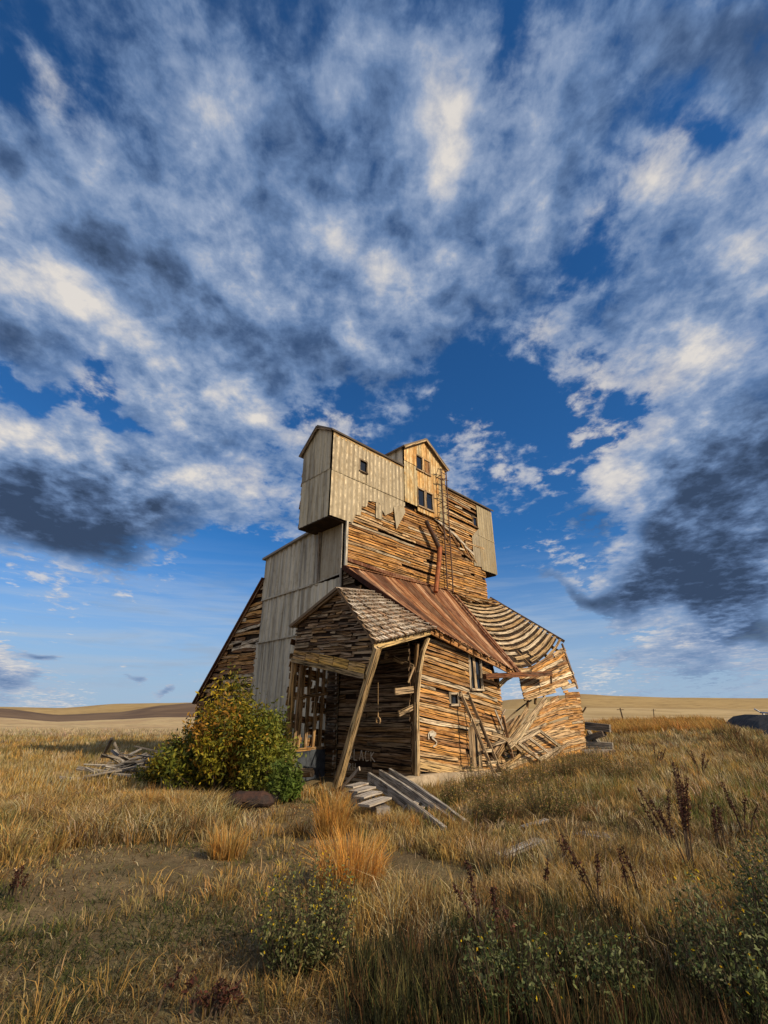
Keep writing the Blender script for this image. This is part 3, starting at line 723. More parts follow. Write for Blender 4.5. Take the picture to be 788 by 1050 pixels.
for P, Q, w, c in ((V(510, 776, 8.8), V(541, 727, 9.15), .17, (.5, .33, .16)), (V(521, 764, 8.75), V(560, 716, 9.1), .19, (.56, .42, .25)), (V(523, 766, 8.7), V(549, 732, 9.0), .12, (.6, .48, .3)), (V(507, 772, 8.9), V(531, 735, 9.2), .12, (.4, .25, .12)),
                   (V(514, 748, 9.2), V(538, 733, 9.3), .10, (.2, .12, .06)), (V(514, 742, 9.15), V(518, 727, 9.1), .06, (.5, .4, .3)), (V(508, 728, 9.0), V(516, 748, 9.0), .07, (.6, .52, .42)), (V(512, 788, 8.8), V(545, 765, 9.0), .12, (.5, .32, .14)),
                   (V(518, 790, 8.85), V(552, 778, 9.0), .13, (.5, .38, .22)), (V(527, 752, 8.85), V(541, 765, 8.85), .07, (.2, .13, .08)), (V(505, 752, 8.9), V(535, 770, 8.7), .10, (.45, .32, .18)), (V(516, 735, 9.0), V(526, 778, 8.8), .09, (.35, .2, .1)), (V(500, 765, 8.8), V(560, 742, 8.9), .08, (.5, .4, .26)), (V(508, 738, 9.5), V(530, 760, 9.4), .12, (.2, .12, .06)), (V(545, 795, 8.6), V(583, 762, 8.8), .09, (.42, .3, .18)), (V(596, 732, 9.2), V(601, 725, 8.9), .05, (.2, .15, .1)), (V(514, 744, 9.4), V(545, 718, 10.2), .04, (.2, .14, .08))):
    mb = MB(); mb.bar(P, Q, .04, w, vary(c, .8, 1.1), segs=4, bow=random.gauss(0, .04), twist=random.gauss(0, .3)); part('broken_board', mb, WOOD)
# projecting beam, brace and inner posts
mb = MB(); mb.bar(V(497, 693.5, 8.9), V(565, 690.5, 8.7), .14, .16, (.22, .09, .04), segs=4)
mb.bar(V(565, 688, 8.7), V(565.5, 701, 8.7), .05, .05, (.1, .05, .03), up=(0, 1, 0)); part('beam', mb, WOODK)
mb = MB(); q = [V(512, 703, 9.1), V(519, 696, 9.1), V(530, 690, 9.1), V(545, 688, 9.05)]
for a, b in zip(q[:-1], q[1:]): mb.bar(a, b, .06, .15, (.6, .42, .2))
part('brace', mb, WOOD)
for x, yb, yt, v in ((505, 792, 690, 9.35), (511, 790, 690, 9.7), (499, 792, 688, 9.3)):
    mb = MB(); a = V(x, yb, v); b = V(x-2, yt, v); mb.bar((a[0], v, 0), b, .16, .16, darkcol(1.5), up=(0, 1, 0)); part('inner_post', mb, WOOD)
mb = MB()    # broken edge boards of the settled wall
for k in range(13):
    y = 700+k*7; L = random.uniform(4, 16); lboard(V(498+random.random()*4, y-3, VF+.03), V(503+L, y+random.uniform(-2, 3), VF+.03+random.random()*.2), .03, .13, woodcol(), segs=2)
# jumble of boards inside the open bay
mb = MB()
for k in range(28):
    a = (random.uniform(14.8, 18.5), random.uniform(9.4, 11.8), random.uniform(.05, .6)); an = random.uniform(0, pi)
    L = random.uniform(.8, 2.2); lboard(a, (a[0]+L*cos(an), min(12, a[1]+L*sin(an)), a[2]+random.uniform(-.2, .5)), .14, .03, woodcol(.8), segs=2)
# foundation
mb = MB(); k = 14; tops = []
for i in range(k+1):
    u_ = 9.6+(21.2-9.6)*i/k; zt = .17+.05*sin(u_*1.3)+.06*max(0, 1-abs(u_-16)/1.5); tops.append((u_, zt))
for i in range(k):
    (ua, za), (ub, zb2) = tops[i], tops[i+1]
    A_ = [(ua, VF-.22, -.7), (ua, VF-.22, za), (ua, VF+.1, za), (ua, VF+.1, -.7)]; B_ = [(ub, VF-.22, -.7), (ub, VF-.22, zb2), (ub, VF+.1, zb2), (ub, VF+.1, -.7)]
    for j in range(3): mb.face([A_[j], B_[j], B_[j+1], A_[j+1]])
    if i == 0: mb.face(A_[::-1])
    if i == k-1: mb.face(B_)
part('foundation', mb, CONC)
mb = MB(); box(mb, (U0-.1, VF+.1, -.6), (UE+1, LR, -.02)); part('floor_slab', mb, CONC)

# ---------------------------------------------------------------- porch
PU = 8.1
gA = Aplane(PU)
PL, PR, PAp = U(305, 641, PU), U(385, 658, PU), U(351, 606, PU)
B1, B2 = U(303, 676, PU), U(377, 693, PU)
mb = MB(); gp = [(PL[1], PL[2]), (PAp[1], PAp[2]), (PR[1], PR[2]), (B2[1], B2[2]+.05), (B1[1], B1[2]+.05)]
siding(mb, gp, gA, .075, (), colf=lambda: darkcol(1.35), miss=.07, wob=.012, lap=.02, tilt=.06, s0=10, seg=(.15, .9), bend=.004); part('porch_gable', mb, WOOD)
mb = MB(); prism(mb, gp, gA, -.04, -.015); part('gable_backing', mb, INNER)
mb = MB(); n = 5
for i in range(n):
    a = lerp(B1, B2, i/n); b = lerp(B1, B2, (i+1)/n); c = random.choice([(.60, .32, .06), (.48, .26, .07), (.68, .40, .1)])
    mb.bar((PU-.07, a[1], a[2]+.14), (PU-.07, b[1]+.02, b[2]+.14), .03, .26+random.uniform(-.03, .03), c)
mb.bar((PU-.06, B1[1]+.05, B1[2]-.02), (PU-.06, B2[1], B2[2]-.02), .12, .12, (.32, .22, .10), segs=3)
part('porch_header', mb, WOOD)
mb = MB(); mb.bar((PU-.1, PL[1]+.1, PL[2]-.05), (PU-.1, PAp[1], PAp[2]+.02), .05, .10, (.30, .2, .12)); mb.bar((PU-.1, PAp[1], PAp[2]+.02), (PU-.1, PR[1]-.1, PR[2]-.06), .05, .10, (.38, .25, .14)); part('rake_board', mb, WOOD)
# porch roof, right slope with shingles, left slope
RE = [PR, V(441, 650, VF-.3)]
R00 = (PU-.18, PR[1]-.12, PR[2]-.08); R10 = (10.9, VF-.38, 3.95); R11 = (U0+.0, 11.0, 5.35); R01 = (PU-.18, PAp[1], PAp[2]+.03)
fr, La, Lb = bil(R00, R10, R11, R01)
mb = MB(); slab(mb, fr, La, Lb, .04, (.35, .22, .12), 4, 2); part('porch_roof', mb, WOODK)
mb = MB(); nr = 13; nc = 22
for i in range(nr):
    for j in range(nc):
        if random.random() < .04: continue
        s = La*(j+(.5 if i % 2 else 0))/nc; w = La/nc*.74; t = Lb*i/nr-.05; h = Lb/nr*1.35; f = random.uniform(.5, 1.15); e = random.gauss(0, .012)
        P = [fr(s, t+e, .125), fr(s+w, t+e+random.gauss(0, .008), .125), fr(s+w, t+h, .045), fr(s, t+h, .045)]
        Q = [fr(s, t+e, .065), fr(s+w, t+e, .065)]
        o = random.random()*30; c = random.choice([(.70, .58, .44), (.58, .42, .28), (.34, .2, .12), (.78, .68, .56)]); c = tuple(x*f for x in c)
        uvq = [(o, o), (o, o+.1), (o+.2, o+.1), (o+.2, o)]
        mb.face(P, uvq, c); mb.face([Q[0], Q[1], P[1], P[0]], uvq, tuple(x*.5 for x in c))
part('shingles', mb, WOODS)
L00 = (PU-.18, PL[1]+.12, PL[2]-.08); L10 = (U0, PL[1]+.25, PL[2]+.1)
fr2, La2, Lb2 = bil(L10, L00, R01, R11); mb = MB(); slab(mb, fr2, La2, Lb2, .07, (.35, .25, .16), 4, 2); part('porch_roof', mb, WOODG)
mb = MB(); mb.bar((R00[0]+.05, R00[1]+.05, R00[2]-.08), (R10[0]-.1, R10[1]+.1, R10[2]-.1), .06, .13, (.62, .44, .2), segs=3); part('eave_board', mb, WOOD)
for i in range(7):
    mb = MB(); s = La*(i+.5)/7; mb.bar(fr(s, .1, -.07), fr(s, Lb-.05, -.07), .05, .11, darkcol()); part('rafter', mb, WOOD)
# leaning double post
P0 = G(344, 812); P0 = w2uv(P0); P1 = U(387.5, 664, PU-.12)
mb = MB(); mb.bar((P0[0], P0[1], P0[2]-.1), P1, .12, .16, (.60, .42, .2), up=(1, 0, 0), segs=4, bow=.02); part('porch_post', mb, WOOD)
P2 = w2uv(G(339, 811)); P3 = U(377, 692, PU+.02)
mb = MB(); mb.bar((P2[0]+.1, P2[1]+.05, P2[2]-.1), P3, .06, .10, (.34, .22, .11), up=(1, 0, 0), segs=3); part('porch_post', mb, WOOD)
mb = MB(); a = U(293, 783, PU); mb.bar((PU-.05, a[1], -.1), (PU-.05, B1[1]-.02, B1[2]), .10, .10, (.48, .28, .1), up=(1, 0, 0)); part('porch_post', mb, WOOD)
mb = MB(); mb.bar((PU+.1, a[1]-.15, 0), (PU+.1, B1[1]-.18, B1[2]), .07, .07, (.3, .18, .08), up=(1, 0, 0)); part('porch_post', mb, WOOD)
# left wall of the porch: studs with broken siding outside
PA_, PB_ = B1[1]+.12, VT+.55
def pw(s, z, o): t = (s-PU)/(U0-PU); return (s, PA_+(PB_-PA_)*t+.12+o, z)
mb = MB(); siding(mb, [(PU, .55), (U0, .3), (U0, 4.1), (PU, 3.7)], pw, .19, [(9.05, 9.45, 1.7, 2.2)], colf=lambda: woodcol(.9), miss=.20, wob=.04, lap=.03, seg=(.3, 1.2)); part('porch_wall', mb, WOOD)
for i in range(6):
    mb = MB(); s = PU+.15+i*.4; mb.bar(pw(s, -.05, -.1), pw(s+.05*random.gauss(0, 1), 3.7, -.1), .07, .09, (.34, .21, .09), up=(1, 0, 0)); part('stud', mb, WOOD)
mb = MB(); mb.bar(pw(PU, 2.05, -.14), pw(U0, 2.3, -.14), .05, .09, (.4, .26, .12)); part('girt', mb, WOOD); mb = MB(); mb.bar(pw(PU+.2, .75, -.14), pw(U0, .72, -.14), .06, .08, (.38, .22, .08)); part('girt', mb, WOOD)
mb = MB()
for k in range(4):
    s = 8.25+k*.5; w = .5
    q = [pw(s, -.05, -.17), pw(s+w, -.05, -.20), pw(s+w, .7, -.2+.05*(k % 2)), pw(s, .72+.06*(k % 2), -.17)]
    mb.face(q, [(0, 0)]*4); mb.face([(a_[0], a_[1]+.012, a_[2]) for a_ in q][::-1], [(0, 0)]*4)
part('sheet_metal', mb, SLATE)
mb = MB(); mb.tube([(PU-.25, PA_+.5, .27), (PU+.0, PA_-.4, .25), (PU+.15, PA_-1.0, .30)], [.10, .11, .10], 9, (.42, .28, .15)); part('threshold_log', mb, WOOD)
# hanging wrench on a wire in the doorway
wl = U(388, 700, 9.6); wb = U(388, 731, 9.6)
mb = MB(); mb.tube([wl, lerp(wl, wb, .5), wb], .008, 5, (.6, .4, .2)); mb.bar(wb, (wb[0], wb[1], wb[2]-.12), .03, .012, (1, 1, 1), up=(0, 1, 0))
c = (wb[0], wb[1], wb[2]-.19); pr = None
for k in range(10):
    a = radians(-50+(280)*k/9); p = (c[0], c[1]+.08*cos(a), c[2]+.08*sin(a))
    if pr: mb.bar(pr, p, .03, .035, (1, 1, 1), up=(1, 0, 0))
    pr = p
wr = MB(); wr.v, wr.f, wr.uv, wr.c = [uv2w(p) for p in mb.v], mb.f, mb.uv, mb.c
solid('hanging_wrench', wr, mat_simple('tan_metal', (.45, .30, .16), (.35, .22, .1), 5, .6, .1), uv2w(wb), 'open ended wrench hanging on a wire in the dark porch doorway', 'wrench')

# =================================================================== LOOSE THINGS
def planks(name, P, Q, w, h, col, label, cat, group=None, mat=WOODG, up=(0, 0, 1), segs=4, bow=0., twist=0.):
    mb = MB(); mb.bar(P, Q, w, h, col, up, segs, bow, twist)
    loc = lerp(P, Q, .5); return solid(name, mb, mat, loc, label, cat, group)
# leaning ladder
t1, t2 = uv2w(V(472, 709, 9.05)), uv2w(V(479.5, 710, 9.05)); f1, f2 = uv2w(V(512, 800, 8.1)), uv2w(V(519, 799, 8.1))
f1 = (f1[0], f1[1], gz(f1[0], f1[1])-.02); f2 = (f2[0], f2[1], gz(f2[0], f2[1])-.02)
LD = empty('wooden_ladder', lerp(f1, f2, .5), 'broken wooden ladder leaning on the sunlit board wall of the elevator', 'ladder')
mb = MB(); mb.bar(t1, f1, .05, .09, (.42, .30, .17), segs=3); mb.bar(t2, f2, .05, .09, (.36, .25, .14), segs=3); wpart('rail', mb, WOOD, LD)
for k, t in enumerate((.04, .18, .32, .48, .64, .76, .88)):
    if k in (1, 3): continue
    a = lerp(t1, f1, t); b = lerp(t2, f2, t+.01); mb = MB(); mb.bar(lerp(b, a, 1.15), lerp(a, b, 1.15), .03, .09, (.62, .50, .33)); wpart('rung', mb, WOOD, LD)
# fallen window frame
fq = [V(531, 762, 8.75), V(553, 749, 8.85), V(575, 766, 8.85), V(554, 779, 8.75)]; fq = [uv2w(p) for p in fq]
WF = empty('window_frame', lerp(fq[0], fq[2], .5), 'fallen wooden window frame with dividers lying on the collapsed wall', 'window frame')
mb = MB()
for i in range(4): mb.bar(fq[i], fq[(i+1) % 4], .08, .10, (.45, .36, .24) if i % 2 else (.60, .48, .32))
wpart('frame', mb, WOOD, WF)
mb = MB(); mb.bar(lerp(fq[0], fq[1], .45), lerp(fq[3], fq[2], .45), .06, .08, (.6, .5, .36)); wpart('divider', mb, WOOD, WF)
# skids of the fallen loading chute
def gpt(px, py, dz=0): p = G(px, py); return (p[0], p[1], p[2]+dz)
CH = empty('fallen_chute', gpt(440, 830), 'gray fallen timber chute of three long rails sloping into the grass', 'chute')
rails = [((402, 797, 11.3, ), (459, 857)), ((389.5, 794, 11.3), (471, 852)), ((379, 797, 11.0), (455, 858))]
tops_ = [(D(378.5, 797, 12.4), gpt(457, 858)), (D(390, 794, 12.8), gpt(466, 850)), (D(400, 792.5, 13.0), gpt(477, 850))]
RL = []
for a, b in tops_:
    b = (b[0], b[1], b[2]+.03); mb = MB(); mb.bar(a, b, .06, .20, (.36, .32, .27), segs=5, bow=-.03); wpart('rail', mb, WOODG, CH); RL.append((a, b))
for t, w in ((.62, .16), (.70, .10)):
    mb = MB(); mb.bar(lerp(*RL[0], t), lerp(*RL[2], t-.05), w, .03, (.5, .42, .32)); wpart('cross_board', mb, WOODG, CH)
mb = MB(); a = lerp(*RL[0], .62); mb.bar(a, (a[0]-.15, a[1]-.1, gz(a[0], a[1])), .05, .09, (.36, .32, .28)); wpart('leg', mb, WOODG, CH)
# slab table left of the chute
bl = G(366, 834); ST = empty('plank_step', (bl[0], bl[1], bl[2]), 'low step of four gray planks on a block left of the fallen chute', 'step')
mb = MB(); A0 = D(350, 806, 11.9); 
pl = [((358, 807), (374, 803)), ((362, 812), (381, 807)), ((368, 818), (387, 812)), ((373, 826), (396, 818))]
zs = bl[2]+.44
for k, (a, b) in enumerate(pl):
    ra = ray(*a); t = (zs-.02*k-EYE)/ra[2]; pa = (ra[0]*t, ra[1]*t, zs-.02*k); rb = ray(*b); t = (zs-.02*k+.03-EYE)/rb[2]; pb = (rb[0]*t, rb[1]*t, zs-.02*k+.03)
    mb = MB(); mb.bar(pa, pb, .24, .035, (.46, .40, .33), segs=2); wpart('plank', mb, WOODG, ST)
    if k == 0: bb = pa
    if k == 3: be = pa
mb = MB(); qs = []
for i in range(6):
    t = i/5; x_, y_, z_ = lerp((bb[0]+.05, bb[1]+.05, zs-.05), (be[0]+.22, be[1]+.12, zs-.12), t); j = random.uniform(-.03, .03)
    qs.append([(x_+j, y_, bl[2]-.2), (x_+.02+j, y_+.02, z_), (x_+.22, y_+.16+j, z_), (x_+.22, y_+.16, bl[2]-.2)])
mb.strip(qs, [i*.2 for i in range(6)], [0, .5, .8, 1.3, 1.6], (1, 1, 1)); wpart('block', mb, STONE, ST)
planks('leaning_board', gpt(347, 812, .0), D(369, 788, 12.6), .03, .09, (.5, .42, .34), 'thin pale board propped beside the leaning porch post', 'board', segs=2)
# debris slabs in the grass
for a, b, w, lab in (((512, 882), (556, 868), .20, 'long pale weathered plank lying in dry grass right of the fallen chute'), ((536, 851), (562, 846), .12, 'short gray board half hidden in grass behind the long plank'), ((594, 857), (640, 866), .34, 'broad gray board lying in weeds beside the dead brown stalks')):
    pa, pb = gpt(*a, .03), gpt(*b, .07); planks('fallen_plank', pa, pb, w, .03, (.34, .31, .27), lab, 'plank', 'boards lying in the grass', segs=3)
# timber stack at the right end
TS = [((601, 744), (626, 747), .28), ((603, 757), (620, 752), .2), ((602, 764), (629, 766), .30), ((603, 771), (631, 772), .25)]
labs = ['dark beam on top of the timber heap at the right wall end', 'short dark beam under the top one at the right wall end', 'gray timber in the middle of the heap at the right wall end', 'gray timber lowest in the heap at the right wall end']
for k, (a, b, h) in enumerate(TS):
    d = 21.5; pa, pb = D(*a, d), D(*b, d-.5); planks('timber', pa, pb, .4, h, (.16, .14, .12) if k < 2 else (.36, .32, .26), labs[k], 'timber', 'timbers heaped at the end of the collapsed wall', segs=3)
for k in range(3):
    pa = D(604+k*7, 750+k*6, 21.9); pb = D(612+k*6, 764+k*4, 21.2); planks('timber', pa, pb, .15, .12, (.28, .25, .2), ['short post wedged in the timber heap nearest the wall', 'short post in the middle of the timber heap', 'short post at the right edge of the timber heap'][k], 'timber', 'timbers heaped at the end of the collapsed wall', segs=2)
pb_ = G(616, 776); mb = MB(); mb.tube([(pb_[0]-.6, pb_[1]+.4, pb_[2]+.05), (pb_[0]+.7, pb_[1]+.3, pb_[2]+.1)], [.2, .16], 7); solid('stone_block', mb, STONE, pb_, 'pale stone block under the timber heap at the wall end', 'stone')
# board pile at left
for k in range(96):
    px = random.uniform(100, 200); py = random.uniform(786, 799) if k % 3 else random.uniform(778, 788)
    p = G(px, py+4); an = random.gauss(.3, 1.0); L = random.uniform(.5, 1.9); up_ = random.uniform(.04, .62)*max(.3, 1-abs(px-155)/75)
    if k < 7: an = random.gauss(.6, .3); L = random.uniform(1.2, 2.0)
    rise = random.gauss(0, .30)+(.25 if k % 9 == 0 else 0)
    a = (p[0]-L/2*cos(an), p[1]-L/2*sin(an), p[2]+up_-rise/2); b = (p[0]+L/2*cos(an), p[1]+L/2*sin(an), p[2]+up_+rise/2)
    planks('old_board', a, b, random.uniform(.1, .22), .035, random.choice([(.34, .32, .30), (.18, .165, .15), (.09, .08, .075), (.22, .19, .16)]), 'gray weathered board in the jumbled heap left of the shrub', 'board', 'boards of the heap left of the shrub', segs=2, twist=random.gauss(0, .4))
planks('old_post', G(103, 782), D(115, 757, 16.8), .08, .08, (.2, .17, .14), 'dark post sticking up at the left end of the board heap', 'post', segs=2)
# rusty sheet-metal trough
tq = G(256, 829); mb = MB()
secs = []
for i in range(13):
    t = i/12; x = (t-.5)*.95; w = .24*sqrt(max(.03, 1-(2*t-1)**4)); h = .19*sqrt(max(.05, 1-(2*t-1)**4))
    secs.append([(tq[0]+x, tq[1]+w*cos(2*pi*j/14)*1.0, tq[2]+.10+h*sin(2*pi*j/14)*(1 if sin(2*pi*j/14) > 0 else .6)+(.015 if i in (3, 9) else 0)) for j in range(14)])
mb.strip(secs, [i*.1 for i in range(13)], [j*.1 for j in range(15)], (1, 1, 1))
TQ = solid('rusty_tank', mb, RUSTY, tq, 'dark rusty crumpled metal tank lying in front of the shrub', 'tank')
for p in TQ.data.polygons: p.use_smooth = True
mb = MB(); mb.tube([(tq[0]-.47, tq[1]-.05, tq[2]+.12), (tq[0], tq[1]-.27, tq[2]+.14), (tq[0]+.47, tq[1]-.05, tq[2]+.10)], .014, 6); wpart('rim', mb, RUSTY, TQ)
# stone stump
def rock(name, loc, r, label, mat=STONE, sq=(1, 1, 1), cat='rock', group=None):
    mb = MB(); n, m_ = 12, 8; P = []
    for i in range(m_+1):
        for j in range(n):
            th = pi*i/m_; ph = 2*pi*j/n; k = 1+.22*sin(3*ph+loc[0]*7)*sin(th*2+loc[1])+.12*sin(5*ph+th*4+loc[1]*3)
            P.append((loc[0]+r*k*sq[0]*sin(th)*cos(ph), loc[1]+r*k*sq[1]*sin(th)*sin(ph), loc[2]+r*k*sq[2]*cos(th)))
    for i in range(m_):
        for j in range(n): mb.face([P[i*n+j], P[(i+1)*n+j], P[(i+1)*n+(j+1) % n], P[i*n+(j+1) % n]])
    return solid(name, mb, mat, loc, label, cat, group)
s_ = G(284, 824); rock('rock', (s_[0], s_[1], s_[2]+.12), .2, 'upright gray rock beside the rusty tank', sq=(.8, .6, 1.2))
s_ = G(272, 812); rock('rock', (s_[0], s_[1]+.5, s_[2]+.1), .25, 'dark slab rock under the shrub behind the rusty tank', sq=(1.2, .6, .7))
s_ = G(357, 826)
# power poles
for k, (x, yt, yb, d, lean) in enumerate(((640, 741, 726, 130, -4), (670.5, 735.5, 727, 210, -.3))):
    a = D(x, yt, d); b = D(x+lean, yb, d); z0 = gz(a[0], a[1])
    E_ = empty('utility_pole', (a[0], a[1], z0), ['leaning utility pole nearer the elevator in the pale field', 'small upright utility pole farther off in the pale field'][k], 'utility pole', 'utility poles in the far field')
    mb = MB(); mb.tube([(a[0], a[1], z0-.2), b], [.22, .16], 6, (1, 1, 1)); wpart('pole', mb, BARK, E_)
    mb = MB(); mb.bar((b[0]-.9, b[1], b[2]-.4), (b[0]+.9, b[1], b[2]-.4), .15, .15); wpart('crossarm', mb, BARK, E_)

# =================================================================== VEGETATION
def blades(name, x, y, h, w, lean, ldir, col, mat=GRASS, curl=.5, z=None, parent=None, loc=(0, 0, 0)):
    n = len(x); z = hgt(x, y) if z is None else z
    fa = RNG.uniform(0, pi, n); wx, wy = np.cos(fa)*w/2, np.sin(fa)*w/2
    lx, ly = np.cos(ldir)*lean*h, np.sin(ldir)*lean*h
    v = np.zeros((n, 5, 3)); b = np.stack([x, y, z-.01], 1)
    v[:, 0] = b+np.stack([wx, wy, 0*wx], 1); v[:, 1] = b-np.stack([wx, wy, 0*wx], 1)
    mid = b+np.stack([lx*.35, ly*.35, h*.58], 1)
    v[:, 2] = mid-np.stack([wx, wy, 0*wx], 1)*.75; v[:, 3] = mid+np.stack([wx, wy, 0*wx], 1)*.75
    v[:, 4] = b+np.stack([lx, ly, h*(1-curl*lean*.5)], 1)
    me = bpy.data.meshes.new(name); me.vertices.add(n*5); me.vertices.foreach_set('co', (v-np.array(loc)).astype(np.float32).ravel())
    me.loops.add(n*7); i = np.arange(n)[:, None]*5
    me.loops.foreach_set('vertex_index', np.concatenate([i+0, i+1, i+2, i+3, i+3, i+2, i+4], 1).astype(np.int32).ravel())
    me.polygons.add(n*2); st = (np.arange(n)[:, None]*7+np.array([[0, 4]])).astype(np.int32)
    me.polygons.foreach_set('loop_start', st.ravel())
    try: me.polygons.foreach_set('loop_total', np.tile(np.array([4, 3], dtype=np.int32), n))
    except Exception: pass
    me.update(calc_edges=True); me.validate()
    a = me.color_attributes.new('Col', 'FLOAT_COLOR', 'POINT')
    c = np.ones((n, 5, 4), dtype=np.float32); c[:, :, :3] = col[:, None, :]; c[:, :2, :3] *= .75; a.data.foreach_set('color', c.ravel())
    me.materials.append(mat); o = link(bpy.data.objects.new(name, me)); o.parent = parent; o.location = loc if parent is None else (0, 0, 0); return o
def pal(n, cols, ps, jit=.18):
    cols = np.array(cols); k = RNG.choice(len(cols), n, p=np.array(ps)/sum(ps)); c = cols[k]
    return np.clip(c*(1+RNG.normal(0, jit, (n, 1)))*(1+RNG.normal(0, .05, (n, 3))), .004, .9)
def vn(x, y, s, seed=0):      # cheap smooth noise 0..1
    a = 0; amp = 1; tot = 0
    for k in range(4):
        f = s*2**k; a = a+amp*(np.sin(x*f*1.0+seed+1.7*k+1.3*np.sin(y*f*.8+seed*2+k))*np.sin(y*f*1.1+seed*1.3+k*2.1+1.1*np.sin(x*f*.7-k))); tot += amp; amp *= .6
    return np.clip(.5+.75*a/tot, 0, 1)
def polar(n, r0, r1, a0=-43, a1=43, p=1.):
    r = r0*(r1/r0)**RNG.uniform(0, 1, n)**p; a = np.radians(RNG.uniform(a0, a1, n)); return r*np.sin(a), r*np.cos(a)
STRAW, GOLD, ORNG, PALE = (.40, .29, .125), (.46, .28, .08), (.50, .24, .05), (.50, .41, .24)
GRN, DGRN, BRN, OLV, DBR = (.10, .115, .03), (.045, .052, .02), (.19, .105, .042), (.17, .145, .05), (.09, .055, .028)
def inb(x, y, m_=0.):          # inside building footprint
    u = (x+y)*S2; v = (y-x)*S2
    return ((u > U0-.1-m_) & (u < UE+1.3+m_) & (v > VF-.25-m_) & (v < LR+.1+m_)) | ((u > PU-m_) & (u < U0) & (v > 9.7-m_) & (v < 12.7))
RF = [(17.9, 27.5), (20.5, 31)]
def onroad(x, y): return (np.degrees(np.arctan2(x, y)) > 33.6) & (np.hypot(x, y) > np.interp(np.degrees(np.arctan2(x, y)), [33.6, 35.3, 37, 41], [38, 33, 25, 17]))
CLR = [(ROADC[0], ROADC[1], .1)] if False else [(tq[0]*.93, tq[1]*.93, .75), (tq[0]*.98, tq[1]*.98, .6), (CH.location[0]*.95, CH.location[1]*.95, .7), (-.55, 11.2, .6), (tuple(G(534, 876))[0]*.95, G(534, 876)[1]*.95, .32), (G(615, 864)[0]*.96, G(615, 864)[1]*.96, .30)]
def keep(x, y, *arrs, m_=0.):
    k = ~inb(x, y, m_)
    if m_ > 0:
        for cx_, cy_, cr_ in CLR: k &= (np.hypot(x-cx_, y-cy_) > cr_*RNG.uniform(.7, 1.1, len(x)))
    return [q[k] for q in (x, y)+arrs]
def bare(x, y):                # worn ground at left foreground
    g1 = np.exp(-((x+2.2)/2.3)**2-((y-6.2)/3.2)**2); g2 = np.exp(-((x+1.0)/1.6)**2-((y-9.)/1.8)**2)
    return np.clip(g1+g2*.8, 0, 1)
# 1 short turf
n = 330000; x, y = polar(n, 3.2, 24); bn = vn(x, y, .9, 3); k = RNG.uniform(0, 1, n) < (.85-.55*bare(x, y))*np.clip((bn-.18)*1.7, .05, 1); x, y = x[k], y[k]; x, y = keep(x, y)
n = len(x); gr = vn(x, y, .7, 9); rr = np.hypot(x, y)
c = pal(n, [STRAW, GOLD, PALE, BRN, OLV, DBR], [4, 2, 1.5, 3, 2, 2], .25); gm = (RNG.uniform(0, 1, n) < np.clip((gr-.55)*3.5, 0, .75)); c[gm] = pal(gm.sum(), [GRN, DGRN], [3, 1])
near_shade = np.clip((7.-rr)/3.2, 0, 1)[:, None]; c = c*(1-.6*near_shade*(.35+.65*vn(x, y, 1.4, 50)[:, None]))  # foreground darkness painted into the turf colour nearest the viewer
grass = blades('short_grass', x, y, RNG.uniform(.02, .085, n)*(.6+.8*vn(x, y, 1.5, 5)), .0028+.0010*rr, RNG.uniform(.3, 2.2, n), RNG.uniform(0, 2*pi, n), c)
tag(grass, 'short dry straw coloured turf with green patches over the foreground', 'grass', kind='stuff')
# 2 tall dry grass, clumped
def clumped(nc, per, r0, r1, a0, a1, dens, hh, cols, ps, spread=.10, lean=(.1, .6), ww=(.003, .0009), wind=None, p=1., hs=None):
    cx, cy = polar(nc, r0, r1, a0, a1, p); d = dens(cx, cy); k = RNG.uniform(0, 1, nc) < d; cx, cy = cx[k], cy[k]; cx, cy = keep(cx, cy, m_=.05)
    m_ = len(cx); n = m_*per; ci = np.repeat(np.arange(m_), per); sp = spread*(RNG.uniform(.5, 1.6, m_))[ci]
    th = RNG.uniform(0, 2*pi, n); rr_ = np.abs(RNG.normal(0, 1, n))*sp; x = cx[ci]+np.cos(th)*rr_; y = cy[ci]+np.sin(th)*rr_
    h = (hh[0]+(hh[1]-hh[0])*RNG.uniform(0, 1, m_)**1.3)[ci]*RNG.uniform(.45, 1.1, n)
    if hs is not None: h = h*hs(x, y)
    cc = pal(m_, cols, ps)[ci]*(1+RNG.normal(0, .16, (n, 1))); le = RNG.uniform(*lean, n)
    ld = th if wind is None else np.where(RNG.uniform(0, 1, n) < .55, th, wind+RNG.normal(0, .5, n))
    r = np.hypot(x, y); cc = cc*(1-.35*(np.clip((6.5-r)/3, 0, 1)*vn(x, y, .8, 61))[:, None]); return [x, y, h, ww[0]+ww[1]*r, le, ld, np.clip(cc, .004, .9)]  # clumps near the viewer also get the foreground darkness in their colour
def stuff(name, L, label): 
    arr = [np.concatenate([q[i] for q in L]) for i in range(7)]; k = ~inb(arr[0], arr[1]) & ~onroad(arr[0], arr[1]); arr = [a[k] for a in arr]
    return tag(blades(name, *arr), label, 'grass', kind='stuff')
rgt = lambda x, y: np.clip((x+.9-.05*y+.5*np.sin(y*1.3))/1.6, 0, 1)
L = []
patch = lambda x, y: np.clip((vn(x, y, 1.15, 2)-.30)*2.2, 0, 1)
gband = lambda x, y: np.clip(1-np.abs(np.hypot(x, y)-5.9-.25*x*.3)/1.9, 0, 1)
L.append(clumped(6500, 26, 3.6, 8.2, -6, 43, lambda x, y: patch(x, y)*rgt(x, y)*(.25+.75*gband(x, y)), (.12, .36), [STRAW, GOLD, PALE, BRN, OLV], [5, 4, 3, 1, 1], .09, lean=(.1, .9), hs=lambda x, y: .6+.7*vn(x, y, 1.6, 33)))
